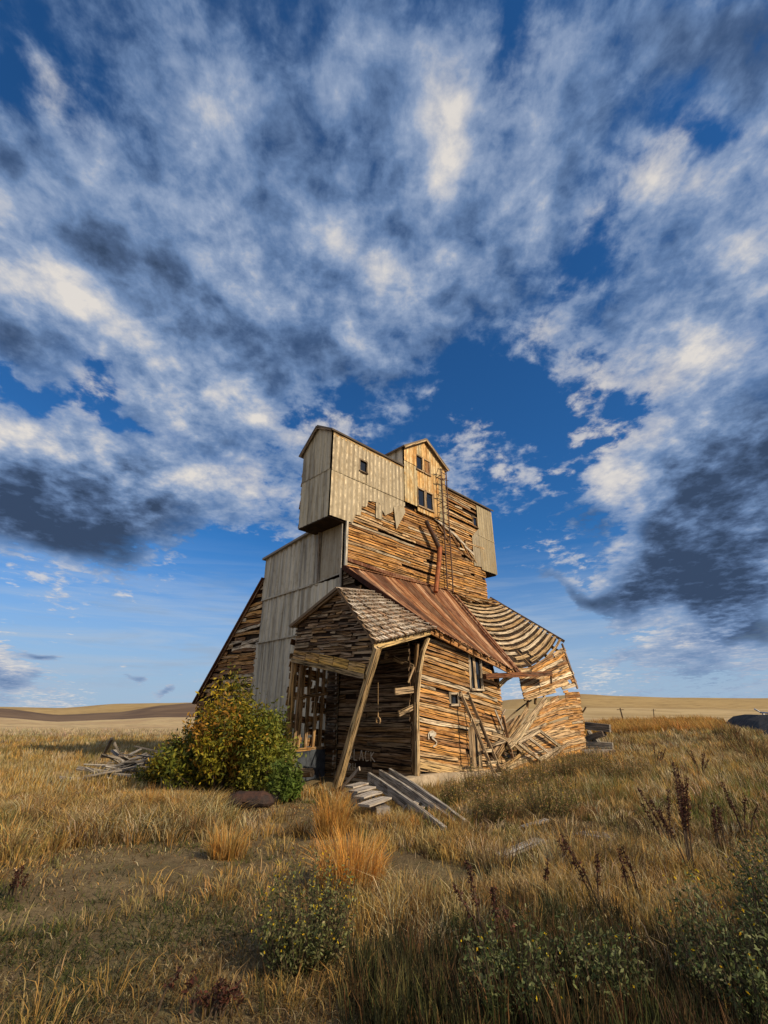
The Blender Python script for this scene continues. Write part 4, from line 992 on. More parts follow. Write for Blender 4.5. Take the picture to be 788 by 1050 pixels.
L.append(clumped(4200, 22, 7.2, 13, -2, 43, lambda x, y: .15+.7*patch(x, y), (.08, .28), [STRAW, GOLD, BRN, OLV, DBR, PALE], [4, 3, 3, 3, 1.5, 2], .11, lean=(.1, 1.), hs=lambda x, y: .6+.7*vn(x, y, 1.6, 33)))
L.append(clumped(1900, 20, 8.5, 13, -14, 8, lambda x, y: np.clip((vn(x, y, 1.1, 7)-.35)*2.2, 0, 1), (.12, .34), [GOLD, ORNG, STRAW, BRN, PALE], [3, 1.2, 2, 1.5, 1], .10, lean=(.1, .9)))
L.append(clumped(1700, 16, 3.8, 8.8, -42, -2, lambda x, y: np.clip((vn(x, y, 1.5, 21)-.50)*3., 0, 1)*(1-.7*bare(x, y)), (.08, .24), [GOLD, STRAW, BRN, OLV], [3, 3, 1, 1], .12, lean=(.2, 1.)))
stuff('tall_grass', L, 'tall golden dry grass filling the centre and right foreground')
L = [clumped(4000, 24, 7.2, 11.5, -43, -15, lambda x, y: np.clip((vn(x, y, 1.0, 4)-.28)*2, 0, 1)*np.clip((np.hypot(x, y)-8.7+2.6*(vn(x, y, .8, 91)-.5))/1.8, 0, 1), (.16, .50), [GOLD, STRAW, PALE, BRN, OLV, DBR], [4, 4, 2.5, 1.6, 3, .8], .12, lean=(.2, 1.1)), clumped(2600, 18, 11.5, 15.5, -43, -14, lambda x, y: .25+.7*vn(x, y, .9, 4), (.08, .20), [GOLD, STRAW, PALE, BRN], [4, 4, 2, 1.6], .14, lean=(.2, 1.1))]
L.append(clumped(5200, 16, 14, 48, -43, -12, lambda x, y: .35+.65*vn(x, y, .5, 8), (.20, .42), [GOLD, STRAW, PALE, (.28, .22, .08)], [4, 4, 2, 2], .22, p=.8))
stuff('meadow_grass', L, 'dense dry meadow grass behind and left of the board heap')
L = [clumped(7500, 18, 11, 50, 9, 43, lambda x, y: .30+.7*vn(x, y, .6, 12), (.18, .40), [GOLD, STRAW, PALE, (.20, .17, .06), BRN], [3.5, 5, 3, 2, 1.6], .2, wind=2.8, p=.85)]
L.append(clumped(1500, 20, 30, 40, 14, 33, lambda x, y: .9+0*x, (.45, .75), [GOLD, ORNG, (.34, .20, .07)], [4, 1.5, 2], .25, wind=2.8))
L.append(clumped(1800, 20, 11.5, 20, 3, 25, lambda x, y: .6*vn(x, y, 1, 2), (.2, .42), [GOLD, (.16, .15, .05), STRAW], [3, 3, 3], .15))
stuff('meadow_grass', L, 'dry bank of mixed grass rising right of the collapsed wall')
# pale weed line at the far left edge of the meadow
L = [clumped(1500, 22, 40, 50, -43, -20, lambda x, y: .9+0*x, (.3, .6), [PALE, (.55, .42, .28), STRAW], [4, 3, 2], .5)]
stuff('weed_line', L, 'pale strip of dry weeds along the far edge of the left meadow')
# 3 green undergrowth
L = [clumped(2400, 22, 3.4, 5.6, -3, 43, lambda x, y: np.clip(1.5*vn(x, y, 1.1, 31)-.3, 0, 1)*np.clip((x*.45+.0+(5.1-y))/1.2, 0, 1), (.10, .34), [DGRN, (.045, .042, .02), (.07, .08, .025), BRN, DBR, OLV], [4, 4, 1.5, 2, 3, 1.5], .07, lean=(.05, .4), ww=(.004, .0008))]  # nearest weeds coloured extra dark, standing in for foreground shade
L.append(clumped(1600, 18, 6.5, 24, 6, 43, lambda x, y: np.clip((vn(x, y, .7, 77)-.55)*3.5, 0, 1), (.12, .45), [DBR, (.10, .08, .035), BRN, OLV], [3, 3, 2, 1.5], .14, lean=(.05, .6)))
L.append(clumped(1500, 16, 8.5, 15, 4, 38, lambda x, y: np.clip((vn(x, y, .8, 14)-.45)*2.5, 0, 1), (.15, .40), [(.13, .15, .035), (.18, .17, .05), DGRN], [3, 3, 1], .12))
L.append(clumped(700, 16, 5, 12, -38, -2, lambda x, y: np.clip((vn(x, y, 1.3, 44)-.62)*5, 0, 1), (.04, .12), [GRN, DGRN], [3, 2], .13, lean=(.3, 1.2)))
stuff('green_weeds', L, 'low dark green weeds mixed through the dry foreground grass')
# the orange tuft
def tuft(px, py, n, rad, hh, cols, ps, label, name='grass_tuft', lean=(.05, .75), group=None):
    p = G(px, py); th = RNG.uniform(0, 2*pi, n); r = rad*np.sqrt(RNG.uniform(0, 1, n)); x = p[0]+np.cos(th)*r; y = p[1]+np.sin(th)*r
    r = r*RNG.uniform(.6, 1.35, n); h = RNG.uniform(hh[0], hh[1], n)*(1-.3*np.clip(r/rad, 0, 1)**2)*RNG.choice([.5, .8, 1., 1.2], n); c = pal(n, cols, ps, .2)
    o = blades(name, x, y, h, np.full(n, .004+.0007*math.hypot(p[0], p[1])), RNG.uniform(*lean, n)*(.3+r/rad), th+RNG.normal(0, .5, n), c, loc=p); return tag(o, label, 'grass tuft', group)
tuft(360, 914, 2300, .30, (.30, .66), [(.66, .33, .07), (.60, .38, .13), (.62, .44, .2)], [4, 3, 1], 'large glowing orange tuft of dry grass in the centre foreground')
tuft(340, 858, 500, .2, (.35, .8), [ORNG, GOLD], [2, 2], 'tall thin golden tuft right in front of the leaning porch post')
for k, (a, b) in enumerate(((367, 846), (380, 842), (350, 838))): tuft(a, b, 420, .2, (.2, .42), [GOLD, STRAW, ORNG], [3, 2, 1], ['dry tuft in front of the block under the plank step', 'dry tuft at the right end of the plank step', 'dry tuft between the porch post foot and the plank step'][k])
for k, (a, b) in enumerate(((752, 764), (762, 772), (774, 778), (786, 786), (745, 756))): tuft(a, b, 260, .45, (.3, .75), [DBR, BRN, OLV], [3, 2, 2], ['dark brown weed clump under the left part of the road bank', 'dark brown weed clump below the middle of the road bank', 'dark brown weed clump below the guard rail', 'dark weed clump at the right edge below the road bank', 'dark weed clump at the left tip of the road bank'][k])
for k, (a, b) in enumerate(((152, 834), (186, 838), (232, 880))):
    tuft(a, b, 700, .22, (.2, .5), [GOLD, ORNG, STRAW], [3, 1, 2], ['golden tuft below the board heap', 'golden tuft between the board heap and the rusty tank', 'low golden tuft left of centre on the worn ground'][k])

def leafcloud(mb_v, mb_f, mb_c, P, size, cols, up=.3):
    n = len(P); a = RNG.normal(0, 1, (n, 3)); a /= np.linalg.norm(a, axis=1)[:, None]; b = RNG.normal(0, 1, (n, 3)); b = np.cross(a, b); b /= np.linalg.norm(b, axis=1)[:, None]
    s = size*RNG.uniform(.6, 1.3, (n, 1)); base = sum(len(q) for q in mb_v)
    v = np.stack([P-a*s, P+b*s*.38, P+a*s, P-b*s*.38], 1); mb_v.append(v.reshape(-1, 3)); i = base+np.arange(n)[:, None]*4
    mb_f.append(np.concatenate([i, i+1, i+2, i+3], 1)); mb_c.append(np.repeat(cols, 4, axis=0))
def leafobj(name, vs, fs, cs, mat, parent):
    v = np.concatenate(vs)-np.array(parent.location)[None]; f = np.concatenate(fs); c = np.concatenate(cs); n = len(f)
    me = bpy.data.meshes.new(name); me.vertices.add(len(v)); me.vertices.foreach_set('co', v.astype(np.float32).ravel()); me.loops.add(n*4); me.loops.foreach_set('vertex_index', f.astype(np.int32).ravel())
    me.polygons.add(n); me.polygons.foreach_set('loop_start', (np.arange(n)*4).astype(np.int32)); me.update(calc_edges=True); me.validate()
    a = me.color_attributes.new('Col', 'FLOAT_COLOR', 'POINT'); cc = np.ones((len(v), 4), dtype=np.float32); cc[:, :3] = c; a.data.foreach_set('color', cc.ravel())
    me.materials.append(mat); o = link(bpy.data.objects.new(name, me)); o.parent = parent; return o
def shrub(base, W, H, nb, nleaf, label, cols, ps, size=.055, dep=.8, skew=0., seed=1, name='shrub', profile=None):
    random.seed(seed); R = empty(name, base, label, 'shrub'); st = MB(); vs, fs, cs = [], [], []
    per = nleaf//nb
    for k in range(nb):
        t = random.uniform(-1, 1); d = random.uniform(-1, 1)
        top = (profile(t) if profile else (1-.45*abs(t)**1.8))*(1-.25*abs(d)**2)*random.choice([.5, .7, .82, .92, 1.0, 1.2])*random.uniform(.92, 1.05)
        e = Vector((base[0]+t*W/2*random.uniform(.7, 1.15)+skew*H*.3, base[1]+d*W/2*dep, base[2]+H*top))
        b = Vector((base[0]+t*W*.12, base[1]+d*W*.1, base[2]-.05)); c = b.lerp(e, .5)+Vector((t*W*.12, d*W*.08, -H*.02))
        pts = [b*(1-q)**2+c*2*q*(1-q)+e*q*q for q in (0, .25, .5, .75, 1)]
        st.tube([tuple(p) for p in pts], [.028, .02, .014, .009, .004], 5, (1, 1, 1))
        qc = RNG.beta(2.4, 1., 7); q = np.clip(qc[RNG.integers(0, 7, per)]+RNG.normal(0, .035, per), .08, 1.03); q3 = q[:, None]; bb, cc_, ee = (np.array(z) for z in (b, c, e))
        P = bb*(1-q3)**2+cc_*2*q3*(1-q3)+ee*q3*q3; P = P+RNG.normal(0, 1, (per, 3))*(.05+.10*np.sqrt(q3))*min(1., H/2.2)*1.15
        P = P[P[:, 2] > base[2]+.05]
        bcol = pal(1, cols, ps, .15)[0]; lc = pal(len(P), cols, ps, .22)*.45+bcol*.55; leafcloud(vs, fs, cs, P, size, lc)
    wpart('branches', st, BARK, R); leafobj('foliage', vs, fs, cs, LEAF, R); return R
SC1 = [(.12, .13, .018), (.26, .215, .02), (.46, .32, .022), (.045, .058, .012), (.42, .18, .025)]
b_ = D(231, 800, 13.2); b_ = (b_[0], 13.2, gz(b_[0], 13.2))
shrub(b_, 2.35, 2.4, 60, 24000, 'big bushy shrub turning yellow in front of the metal clad tower', SC1, [5, 4.5, 2, 2.5, .7], .06, seed=3,
      profile=lambda t: .95-.35*max(0, abs(t-.12)-.15)**1.0-(.18 if t < -.55 else 0))
b_ = D(186, 800, 14.2); b_ = (b_[0], 13.8, gz(b_[0], 13.8))
shrub(b_, 1.3, 1.3, 26, 8000, 'low dark green shrub at the left foot of the big yellowing shrub', SC1, [4, 1, .5, 5, .3], .05, seed=5)
b_ = D(276, 802, 12.6); b_ = (b_[0], 12.6, gz(b_[0], 12.6))
shrub(b_, 1.05, 1.9, 22, 7500, 'light green young shrub beside the left porch post', [(.13, .16, .025), (.26, .24, .03), (.07, .085, .02)], [4, 3, 1.5], .055, seed=8)
b_ = G(292, 822)
shrub(b_, .8, .8, 14, 2600, 'small bright green sapling by the porch opening behind the rusty tank', [(.12, .17, .03), (.08, .11, .02)], [3, 2], .06, seed=9)

def flowerbush(px, py, W, H, n, nf, label, seed=1, leafc=((.07, .09, .03), (.13, .15, .055), (.20, .20, .09)), group='yellow flowering bushes', base=None, fcol=(.75, .55, .02)):
    random.seed(seed); p = base or G(px, py); R = empty('flowering_bush', p, label, 'bush', group); vs, fs, cs = [], [], []; st = MB(); tips = []
    for k in range(n):
        th = random.uniform(0, 2*pi); r = sqrt(random.random()); hh = H*random.choice([.5, .65, .8, .95, 1.15])*random.uniform(.9, 1.1)*(1-.3*r*r)
        b = Vector((p[0]+cos(th)*r*W*.22, p[1]+sin(th)*r*W*.22, p[2])); e = Vector((p[0]+cos(th)*r*W*.5, p[1]+sin(th)*r*W*.5, p[2]+hh))
        mid = b.lerp(e, .5)+Vector((cos(th)*r*W*.06, sin(th)*r*W*.06, 0)); st.tube([tuple(b), tuple(mid), tuple(e)], [.004, .003, .0015], 3, (1, 1, 1))
        m_ = 30; q = RNG.uniform(.1, 1, m_)[:, None]; bb, mm, ee = (np.array(z) for z in (b, mid, e)); P = bb*(1-q)**2+mm*2*q*(1-q)+ee*q*q+RNG.normal(0, .016, (m_, 3))
        leafcloud(vs, fs, cs, P, .017, pal(m_, leafc, [4, 3, 1.5]))
        tips.append(e)
    wpart('stems', st, BARK, R); leafobj('foliage', vs, fs, cs, LEAF, R)
    v2, f2, c2 = [], [], []
    random.shuffle(tips); T = np.array([tips[i % len(tips)] for i in range(nf)])+RNG.normal(0, .03, (nf, 3))
    for _ in range(4): leafcloud(v2, f2, c2, T, .010 if group[0] == 'y' else .017, pal(nf, [fcol, (.6, .38, .02)], [4, 1], .1))
    o = leafobj('flowers', v2, f2, c2, LEAF, R); o['kind'] = 'stuff'; return R
flowerbush(312, 992, .78, .56, 190, 170, 'round bush with tiny yellow flowers left of the orange tuft', 21, ((.09, .10, .035), (.16, .165, .06), (.26, .23, .10)))
flowerbush(0, 0, 1.3, .78, 380, 150, 'wide dark bush with yellow flowers at the bottom right edge', 22, ((.03, .045, .016), (.05, .07, .022), (.09, .11, .04)), base=(2.95, 3.75, gz(2.95, 3.75)))
flowerbush(0, 0, .9, .62, 200, 60, 'yellow flowered bush left of the widest bush at bottom right', 23, base=(2.15, 3.6, gz(2.15, 3.6)))
flowerbush(0, 0, .9, .66, 200, 50, 'yellow flowered bush behind the widest bush at the right edge', 24, base=(3.3, 4.6, gz(3.3, 4.6)))
flowerbush(0, 0, .7, .42, 110, 26, 'low dark green weed with few yellow flowers at bottom centre', 25, base=(.75, 3.7, gz(.75, 3.7)))
flowerbush(0, 0, .6, .38, 90, 12, 'low dark weed with few yellow flowers right of bottom centre', 26, base=(1.35, 3.75, gz(1.35, 3.75)))
# pinkish seed-head weeds in front of the foundation
for k, (px, py, W_, H_) in enumerate(((492, 822, .9, .75), (520, 818, 1.0, .85), (550, 812, 1.1, .9), (580, 800, 1.1, .8), (610, 795, 1.2, .7), (505, 842, .9, .55), (560, 838, 1.2, .65), (640, 800, 1.3, .6), (465, 828, .6, .45))):
    flowerbush(px, py, W_, H_, 110, 130, ['seedy', 'dry', 'ragged', 'broad', 'pale', 'low', 'wide', 'farther', 'small'][k]+' brown headed weed '+['right of the chute rails', 'below the leaning ladder foot', 'below the fallen window frame', 'below the right part of the fallen wall', 'at the far end of the fallen wall', 'in front of the ladder weeds nearest the chute', 'in front of the foundation weeds in the middle', 'right of the timber heap in the grass', 'between the chute rails and foundation'][k], 40+k,
               ((.13, .13, .04), (.22, .17, .06), (.34, .20, .08)), 'brown headed weeds along the foundation', fcol=(.55, .36, .22))
# dead dock stalks
def stalk(px, py, H, nbr, label, seed, lean=.1, group='dead brown dock stalks'):
    random.seed(seed); p = G(px, py); R = empty('dead_stalk', p, label, 'dead plant', group)
    for k in range(nbr):
        st = MB(); vs, fs, cs = [], [], []; a = random.gauss(0, .28)+lean; b = random.gauss(0, .2); h = H*random.uniform(.6, 1); x0 = random.gauss(0, .05)
        e = Vector((p[0]+x0+a*h, p[1]+b*h, p[2]+h)); m_ = Vector((p[0]+x0+a*h*.35, p[1]+b*h*.4, p[2]+h*.5)); st.tube([(p[0]+x0, p[1], p[2]-.03), tuple(m_), tuple(e)], [.009, .007, .003], 5)
        n = int(210*h); q = RNG.uniform(.42, 1, n)[:, None]; P = np.array(m_)*(1-(q-.4)/.6)+np.array(e)*((q-.4)/.6)+RNG.normal(0, .012, (n, 3)); leafcloud(vs, fs, cs, P, .016, pal(n, [(.06, .024, .016), (.10, .036, .022)], [2, 1])); wpart('stem', st, BARK, R); leafobj('seed_head', vs, fs, cs, LEAF, R)
stalk(622, 942, .62, 3, 'dark dead stalk standing in the golden grass right of centre', 61, -.12)
stalk(712, 905, 1.05, 6, 'tallest branching cluster of dead brown stalks at the right', 62, -.1)
stalk(694, 880, .75, 4, 'dead brown stalks just left of the tallest cluster', 63, -.15)
stalk(500, 990, .6, 2, 'single thin dead stalk in the dark weeds at bottom centre', 64, -.1)
stalk(722, 800, .7, 5, 'distant dead brown stalks below the road bank', 65)
stalk(676, 790, .7, 4, 'distant dead brown stalks left of the road bank', 66)
stalk(176, 1046, .22, 2, 'short dark stalk at the bottom left edge', 67)
stalk(14, 925, .3, 5, 'dark dead weeds at the left edge of the foreground', 68)
for k, (a_, b_, h_, n_) in enumerate(((655, 930, .5, 2), (742, 880, .6, 4), (598, 900, .4, 2), (560, 930, .45, 2), (765, 860, .7, 4), (530, 1000, .5, 2))):
    stalk(a_, b_, h_, n_, ['thin dark stalk left of the tallest stalk cluster low in the golden grass', 'dark stalk clump right of the tallest stalk cluster', 'short dark stalk left of the single stalk right of centre', 'short dark stalk in golden grass below the long gray plank', 'dark stalk clump near the right edge below the road', 'thin dark stalk at the bottom between the low flowering weeds'][k], 90+k, -.08)
for k in range(5): stalk(200+k*9, 1048-random.random()*6, .16, 3, 'low black dead weeds along the bottom edge left of centre', 70+k)

# =================================================================== GROUND, HILLS, ROAD
def ringsheet(name, radii, mat, colfn=None, kind='structure'):
    az = np.concatenate([np.radians(np.arange(-180, -48, 6.)), np.radians(np.arange(-48, 48.01, .5)), np.radians(np.arange(54, 180, 6.))]); n = len(az)
    R_, A_ = np.meshgrid(radii, az, indexing='ij'); X = R_*np.sin(A_); Y = R_*np.cos(A_); Z = hgt(X.ravel(), Y.ravel()).reshape(X.shape)
    v = np.stack([X, Y, Z], -1).reshape(-1, 3); f = []
    for i in range(len(radii)-1):
        for j in range(n): f.append((i*n+j, i*n+(j+1) % n, (i+1)*n+(j+1) % n, (i+1)*n+j))
    me = bpy.data.meshes.new(name); me.from_pydata(v.tolist(), [], f); me.materials.append(mat)
    me.polygons.foreach_set('use_smooth', [True]*len(f)); me.update()
    if me.polygons[0].normal.z < 0: me.flip_normals()
    o = link(bpy.data.objects.new(name, me)); o['kind'] = kind; return o
m, nt = newmat('dry_soil'); g = N(nt); co = g.n('ShaderNodeTexCoord').outputs['Object']
a = g.noise(co, 1.1, 6, .6); b = g.noise(co, 14, 6, .7); d = g.noise(g.mp(co, (1, 1, 1), loc=(5, 3, 0)), .45, 5, .6); e = g.noise(co, 60, 4, .7)
c = g.mix(g.mr(a, .38, .62), (.20, .15, .078), (.125, .09, .048)); c = g.mix(g.mr(d, .5, .66, 0, .6), c, (.10, .10, .04)); c = g.mix(g.mr(b, .42, .68, 0, .8), c, (.09, .065, .035)); c = g.mix(g.mr(e, .55, .7, 0, .6), c, (.36, .28, .15))
g.out(g.bsdf(c, .95, 0, .1, g.m('ADD', b, g.m('MULTIPLY', e, .5)), .8, .04)); SOIL = m
def mat_field(name, c1, c2, c3, sc=.01, band=.35):
    m, nt = newmat(name); g = N(nt); co = g.n('ShaderNodeTexCoord').outputs['Object']
    a = g.noise(g.mp(co, (1, .35, 1)), sc, 6, .6, 1.2); b = g.noise(g.mp(co, (1, 1, 3)), sc*7, 6, .65, .5); d = g.noise(g.mp(co, (.25, 1, 6)), sc*22, 3, .5)
    c = g.mix(g.mr(a, .40, .6), c1, c2); c = g.mix(g.mr(b, .48, .68, 0, .7), c, c3); c = g.mix(g.mr(d, .4, .7, 0, band), c, g.mix(1., c, (.55, .5, .45), 'MULTIPLY'))
    g.out(g.bsdf(c, .95, 0, .1)); return m
ringsheet('ground', np.concatenate([[.01, 1, 2], np.geomspace(3, 100, 120)]), SOIL)
ringsheet('near_fields', np.geomspace(100, 360, 26), mat_field('stubble', (.50, .38, .20), (.42, .30, .16), (.24, .18, .10), .02))
PLOW = mat_field('ploughed', (.13, .085, .055), (.17, .115, .07), (.24, .165, .095), .012)
GOLDH = mat_field('golden_hill', (.40, .28, .12), (.33, .23, .10), (.24, .165, .07), .006)
# middle hills: ploughed at left, golden stubble at right
hm, nt = newmat('hill_mix'); g = N(nt); co = g.n('ShaderNodeTexCoord').outputs['Object']; sx = g.n('ShaderNodeSeparateXYZ'); g.l(co, sx.inputs[0])
a = g.noise(g.mp(co, (1, .4, 1)), .012, 6, .6, 1.); b = g.noise(g.mp(co, (.3, 1, 4)), .09, 4, .6)
lf = g.mix(g.mr(a, .4, .6), (.10, .066, .044), (.15, .10, .062)); lf = g.mix(g.mr(b, .45, .7, 0, .5), lf, (.22, .15, .085))
rt = g.mix(g.mr(a, .4, .6), (.46, .34, .17), (.36, .26, .12)); rt = g.mix(g.mr(b, .48, .7, 0, .6), rt, (.22, .15, .08))
g.out(g.bsdf(g.mix(g.mr(g.m('ADD', sx.outputs[0], g.m('MULTIPLY', g.m('SUBTRACT', a, .5), 90)), -40, 0), lf, rt), .95, 0, .1))
ringsheet('middle_hills', np.geomspace(360, 800, 26), hm)
ringsheet('far_hills', np.geomspace(800, 9000, 40), GOLDH)
# the other side of the middle hill stays golden: same sheet beyond 800 m
# road bank at the right with guard rail
mb = MB(); rb = []
foot = [G(746, 742), G(752, 744), G(764, 750), G(778, 760), G(796, 772), G(830, 790), G(900, 820)]
topl = [D(746, 739, 36), D(752, 734.5, 34), D(764, 732.5, 31), D(778, 733, 28), D(796, 732, 25), D(830, 728, 22), D(900, 722, 19)]
for f_, t_ in zip(foot, topl):
    f0 = (f_[0]*.99, f_[1]*.99, f_[2]-.25); rb.append([f0, lerp(f0, t_, .35)[:2]+(lerp(f0, t_, .35)[2]+.06,), lerp(f0, t_, .7)[:2]+(lerp(f0, t_, .7)[2]+.05,), t_, (t_[0]+3.5, t_[1]+4.5, t_[2]+.02), (t_[0]+6, t_[1]+8, gz(t_[0]+6, t_[1]+8)-.6)])
for i in range(len(rb)-1):
    for j in range(5): mb.face([rb[i][j], rb[i+1][j], rb[i+1][j+1], rb[i][j+1]])
o = solid('road', mb, mat_simple('asphalt', (.038, .036, .034), (.065, .06, .055), 2.2, .9, bstr=.9, bdist=.1), (20, 33, 0), None, None); o['kind'] = 'structure'
gr = empty('guard_rail', (22.5, 30.2, gz(22.5, 30.2)), 'short pale metal guard rail on the dark road bank at the right edge', 'guard rail')
mb = MB(); pa, pb, pc = D(774, 727, 31), D(780, 730.5, 31), D(796, 732, 30); mb.tube([pa, pb, pc, D(830, 730, 29)], .05, 6); wpart('rail', mb, mat_simple('galvanised', (.5, .52, .55), (.35, .36, .38), 3, .4, .6), gr)
for px, d in ((783, 31), (797, 30), (815, 29.5)):
    mb = MB(); p = D(px, 731.5, d); mb.bar((p[0], p[1], p[2]-1.0), p, .1, .1, up=(0, 1, 0)); wpart('post', mb, WOODG, gr)

# =================================================================== SKY
world = bpy.data.worlds.new('World'); SC.world = world; world.use_nodes = True; nt = world.node_tree; nt.nodes.clear(); g = N(nt)
SUN_AZ = (-1)*0
SA = radians(12); sh = Vector((cos(SA)*S2+sin(SA)*S2, -cos(SA)*S2+sin(SA)*S2))   # direction towards the sun
SEL = radians(33)
sdir = Vector((sh[0]*cos(SEL), sh[1]*cos(SEL), sin(SEL)))
sky = g.n('ShaderNodeTexSky'); sky.sky_type = 'NISHITA'; sky.sun_disc = False; sky.sun_elevation = SEL; sky.sun_rotation = math.atan2(sh[0], sh[1])
sky.altitude = 600; sky.air_density = 1.0; sky.dust_density = .3; sky.ozone_density = 3.5
dv = g.vm('NORMALIZE', g.n('ShaderNodeTexCoord').outputs['Generated'])
sep = g.n('ShaderNodeSeparateXYZ'); g.l(dv, sep.inputs[0]); dz = g.m('MAXIMUM', sep.outputs[2], 0.)
inv = g.m('DIVIDE', 1., g.m('ADD', dz, .10)); pc_ = g.vm('SCALE', dv); nt.nodes[-1].inputs['Scale'].default_value = 1; g.l(inv, nt.nodes[-1].inputs['Scale'])
fl = g.n('ShaderNodeVectorMath', operation='MULTIPLY'); g.l(pc_, fl.inputs[0]); fl.inputs[1].default_value = (1, 1, 0); PCO = fl.outputs[0]
def dirv(x, y): return Vector(ray(x, y)).normalized()
warp = g.n('ShaderNodeTexNoise'); g.l(g.mp(dv, (1, 1, 1)), warp.inputs['Vector']); warp.inputs['Scale'].default_value = 5.; warp.inputs['Detail'].default_value = 3
wv_ = g.vm('SUBTRACT', warp.outputs['Color'], (.5, .5, .5)); sc_ = g.vm('SCALE', wv_); nt.nodes[-1].inputs['Scale'].default_value = .22; DW = g.vm('ADD', dv, sc_)
def blob(cx, cy, rx, ry, ang, w):
    """soft elliptical cloud mass around a fixed direction of the sky"""
    a = radians(ang); c = dirv(cx, cy); e1 = dirv(cx+rx*cos(a), cy+rx*sin(a))-c; e2 = dirv(cx-ry*sin(a), cy+ry*cos(a))-c
    nn = e1.cross(e2); d1 = e2.cross(nn)/e1.dot(e2.cross(nn)); d2 = nn.cross(e1)/e2.dot(nn.cross(e1))
    q1 = g.m('SUBTRACT', g.vm('DOT_PRODUCT', DW, tuple(d1), out=1), c.dot(d1)); q2 = g.m('SUBTRACT', g.vm('DOT_PRODUCT', DW, tuple(d2), out=1), c.dot(d2))
    r2 = g.m('ADD', g.m('MULTIPLY', q1, q1), g.m('MULTIPLY', q2, q2)); return g.m('MULTIPLY', g.m('POWER', 2.718, g.m('MULTIPLY', r2, -1.1)), w)
def total(bl, base=0.):
    s = None
    for b in bl: v = blob(*b); s = v if s is None else g.m('ADD', s, v)
    return g.m('ADD', s, base)
COV = [(90, 290, 200, 100, 38, .26), (200, 390, 120, 60, 45, .20), (60, 505, 150, 66, 10, .70), (755, 530, 118, 96, -25, .90), (690, 598, 90, 26, -8, .25), (600, 606, 50, 9, -3, .18), (730, 642, 60, 8, -5, .22),
       (430, 110, 70, 160, 0, .16), (245, 160, 110, 150, -10, .12), (385, 290, 140, 90, 0, .12), (680, 190, 120, 70, 35, .14), (700, 330, 130, 55, -35, .20), (580, 350, 60, 50, -45, .08), (720, 40, 110, 60, 0, .16), (570, 140, 45, 110, 15, .08),
       (70, 80, 100, 70, 20, -.13), (330, 370, 70, 40, 20, .12), (110, 408, 100, 16, 22, -.22), (490, 395, 90, 40, 20, -.13), (535, 50, 18, 60, 15, -.14), (610, 270, 20, 70, 35, -.12), (240, 575, 110, 35, 10, -.26), (580, 440, 70, 50, 0, -.10), (20, 690, 34, 18, 0, .34), (700, 668, 130, 22, 0, .17), (62, 669, 22, 4, 5, .30), (143, 672, 16, 4, 5, .28), (178, 688, 14, 3, 0, .25), (720, 130, 30, 18, 0, -.12), (550, 540, 90, 60, 0, -.04), (400, 650, 450, 55, 0, -.20),
       (380, 150, 330, 190, 0, .10)]
cov = total(COV, -.040)
back_fill = g.mr(sep.outputs[1], .15, -.35)            # unseen bright cloud added behind the viewer to lift the shaded walls
n1 = g.noise(g.mp(PCO, (1.35, .45, 1), loc=(3.1, 1.7, 0)), 1.9, 5, .52, .3)
n2 = g.noise(g.mp(PCO, (1.1, .85, 1), loc=(8.1, 4.7, 0)), 7.0, 6, .60, .25)
n3 = g.noise(g.mp(dv, (1, 1, 1.7), loc=(1.1, 2.7, 0)), 5.5, 9, .60, .1)
off = tuple(sdir*.045+Vector((0, 0, .02))); RW = g.m('MULTIPLY', g.mr(dz, .45, .9, 2.1, .75), 1.)
r3 = g.noise(g.mp(dv, (1, 1, 1.5), loc=(4, 2, 7)), 3.6, 8, .56, .1); n4 = g.noise(g.mp(g.vm('ADD', dv, off), (1, 1, 1.5), loc=(4, 2, 7)), 3.6, 8, .56, .1)
n5 = g.noise(g.mp(PCO, (1, .9, 1), loc=(2, 7, 3)), 15., 5, .62, .2)
nn_ = g.m('ADD', g.m('MULTIPLY', n5, .24), g.m('ADD', g.m('MULTIPLY', n1, .22), g.m('ADD', g.m('MULTIPLY', n2, .26), g.m('ADD', g.m('MULTIPLY', n3, .12), g.m('MULTIPLY', r3, .22)))))
nn_ = g.m('ADD', g.m('MULTIPLY', g.m('SUBTRACT', nn_, .5), 1.35), .5)
dens = g.m('ADD', g.m('ADD', nn_, cov), g.m('MULTIPLY', back_fill, .3))
alpha = g.mr(dens, .465, g.mr(dz, .5, .9, .565, .63))
DARK = [(75, 550, 160, 44, 8, .36), (20, 490, 80, 50, 0, .22), (745, 570, 120, 64, -10, .44), (735, 490, 90, 45, -35, .26), (110, 250, 180, 45, 38, .10), (240, 410, 80, 45, 40, .06), (600, 608, 80, 16, -3, .45), (730, 40, 110, 60, 0, .25), (330, 120, 50, 180, 0, .07), (770, 650, 60, 10, -5, .4)]
BRT = [(445, 130, 34, 85, 0, .52), (665, 170, 55, 42, 0, .34), (225, 130, 50, 75, 0, .14), (250, 265, 60, 60, 0, .14), (390, 255, 60, 60, 0, .14), (40, 280, 120, 34, 35, .30), (170, 360, 110, 26, 38, .30), (185, 512, 55, 26, 30, .30), (635, 510, 20, 60, 15, .34), (60, 436, 110, 16, 12, .34), (710, 370, 120, 32, -35, .26), (700, 90, 30, 40, 0, .15), (550, 350, 40, 30, -30, .12), (30, 684, 50, 12, 0, .5)]
br = g.m('SUBTRACT', total(BRT, .44), total(DARK, 0.))
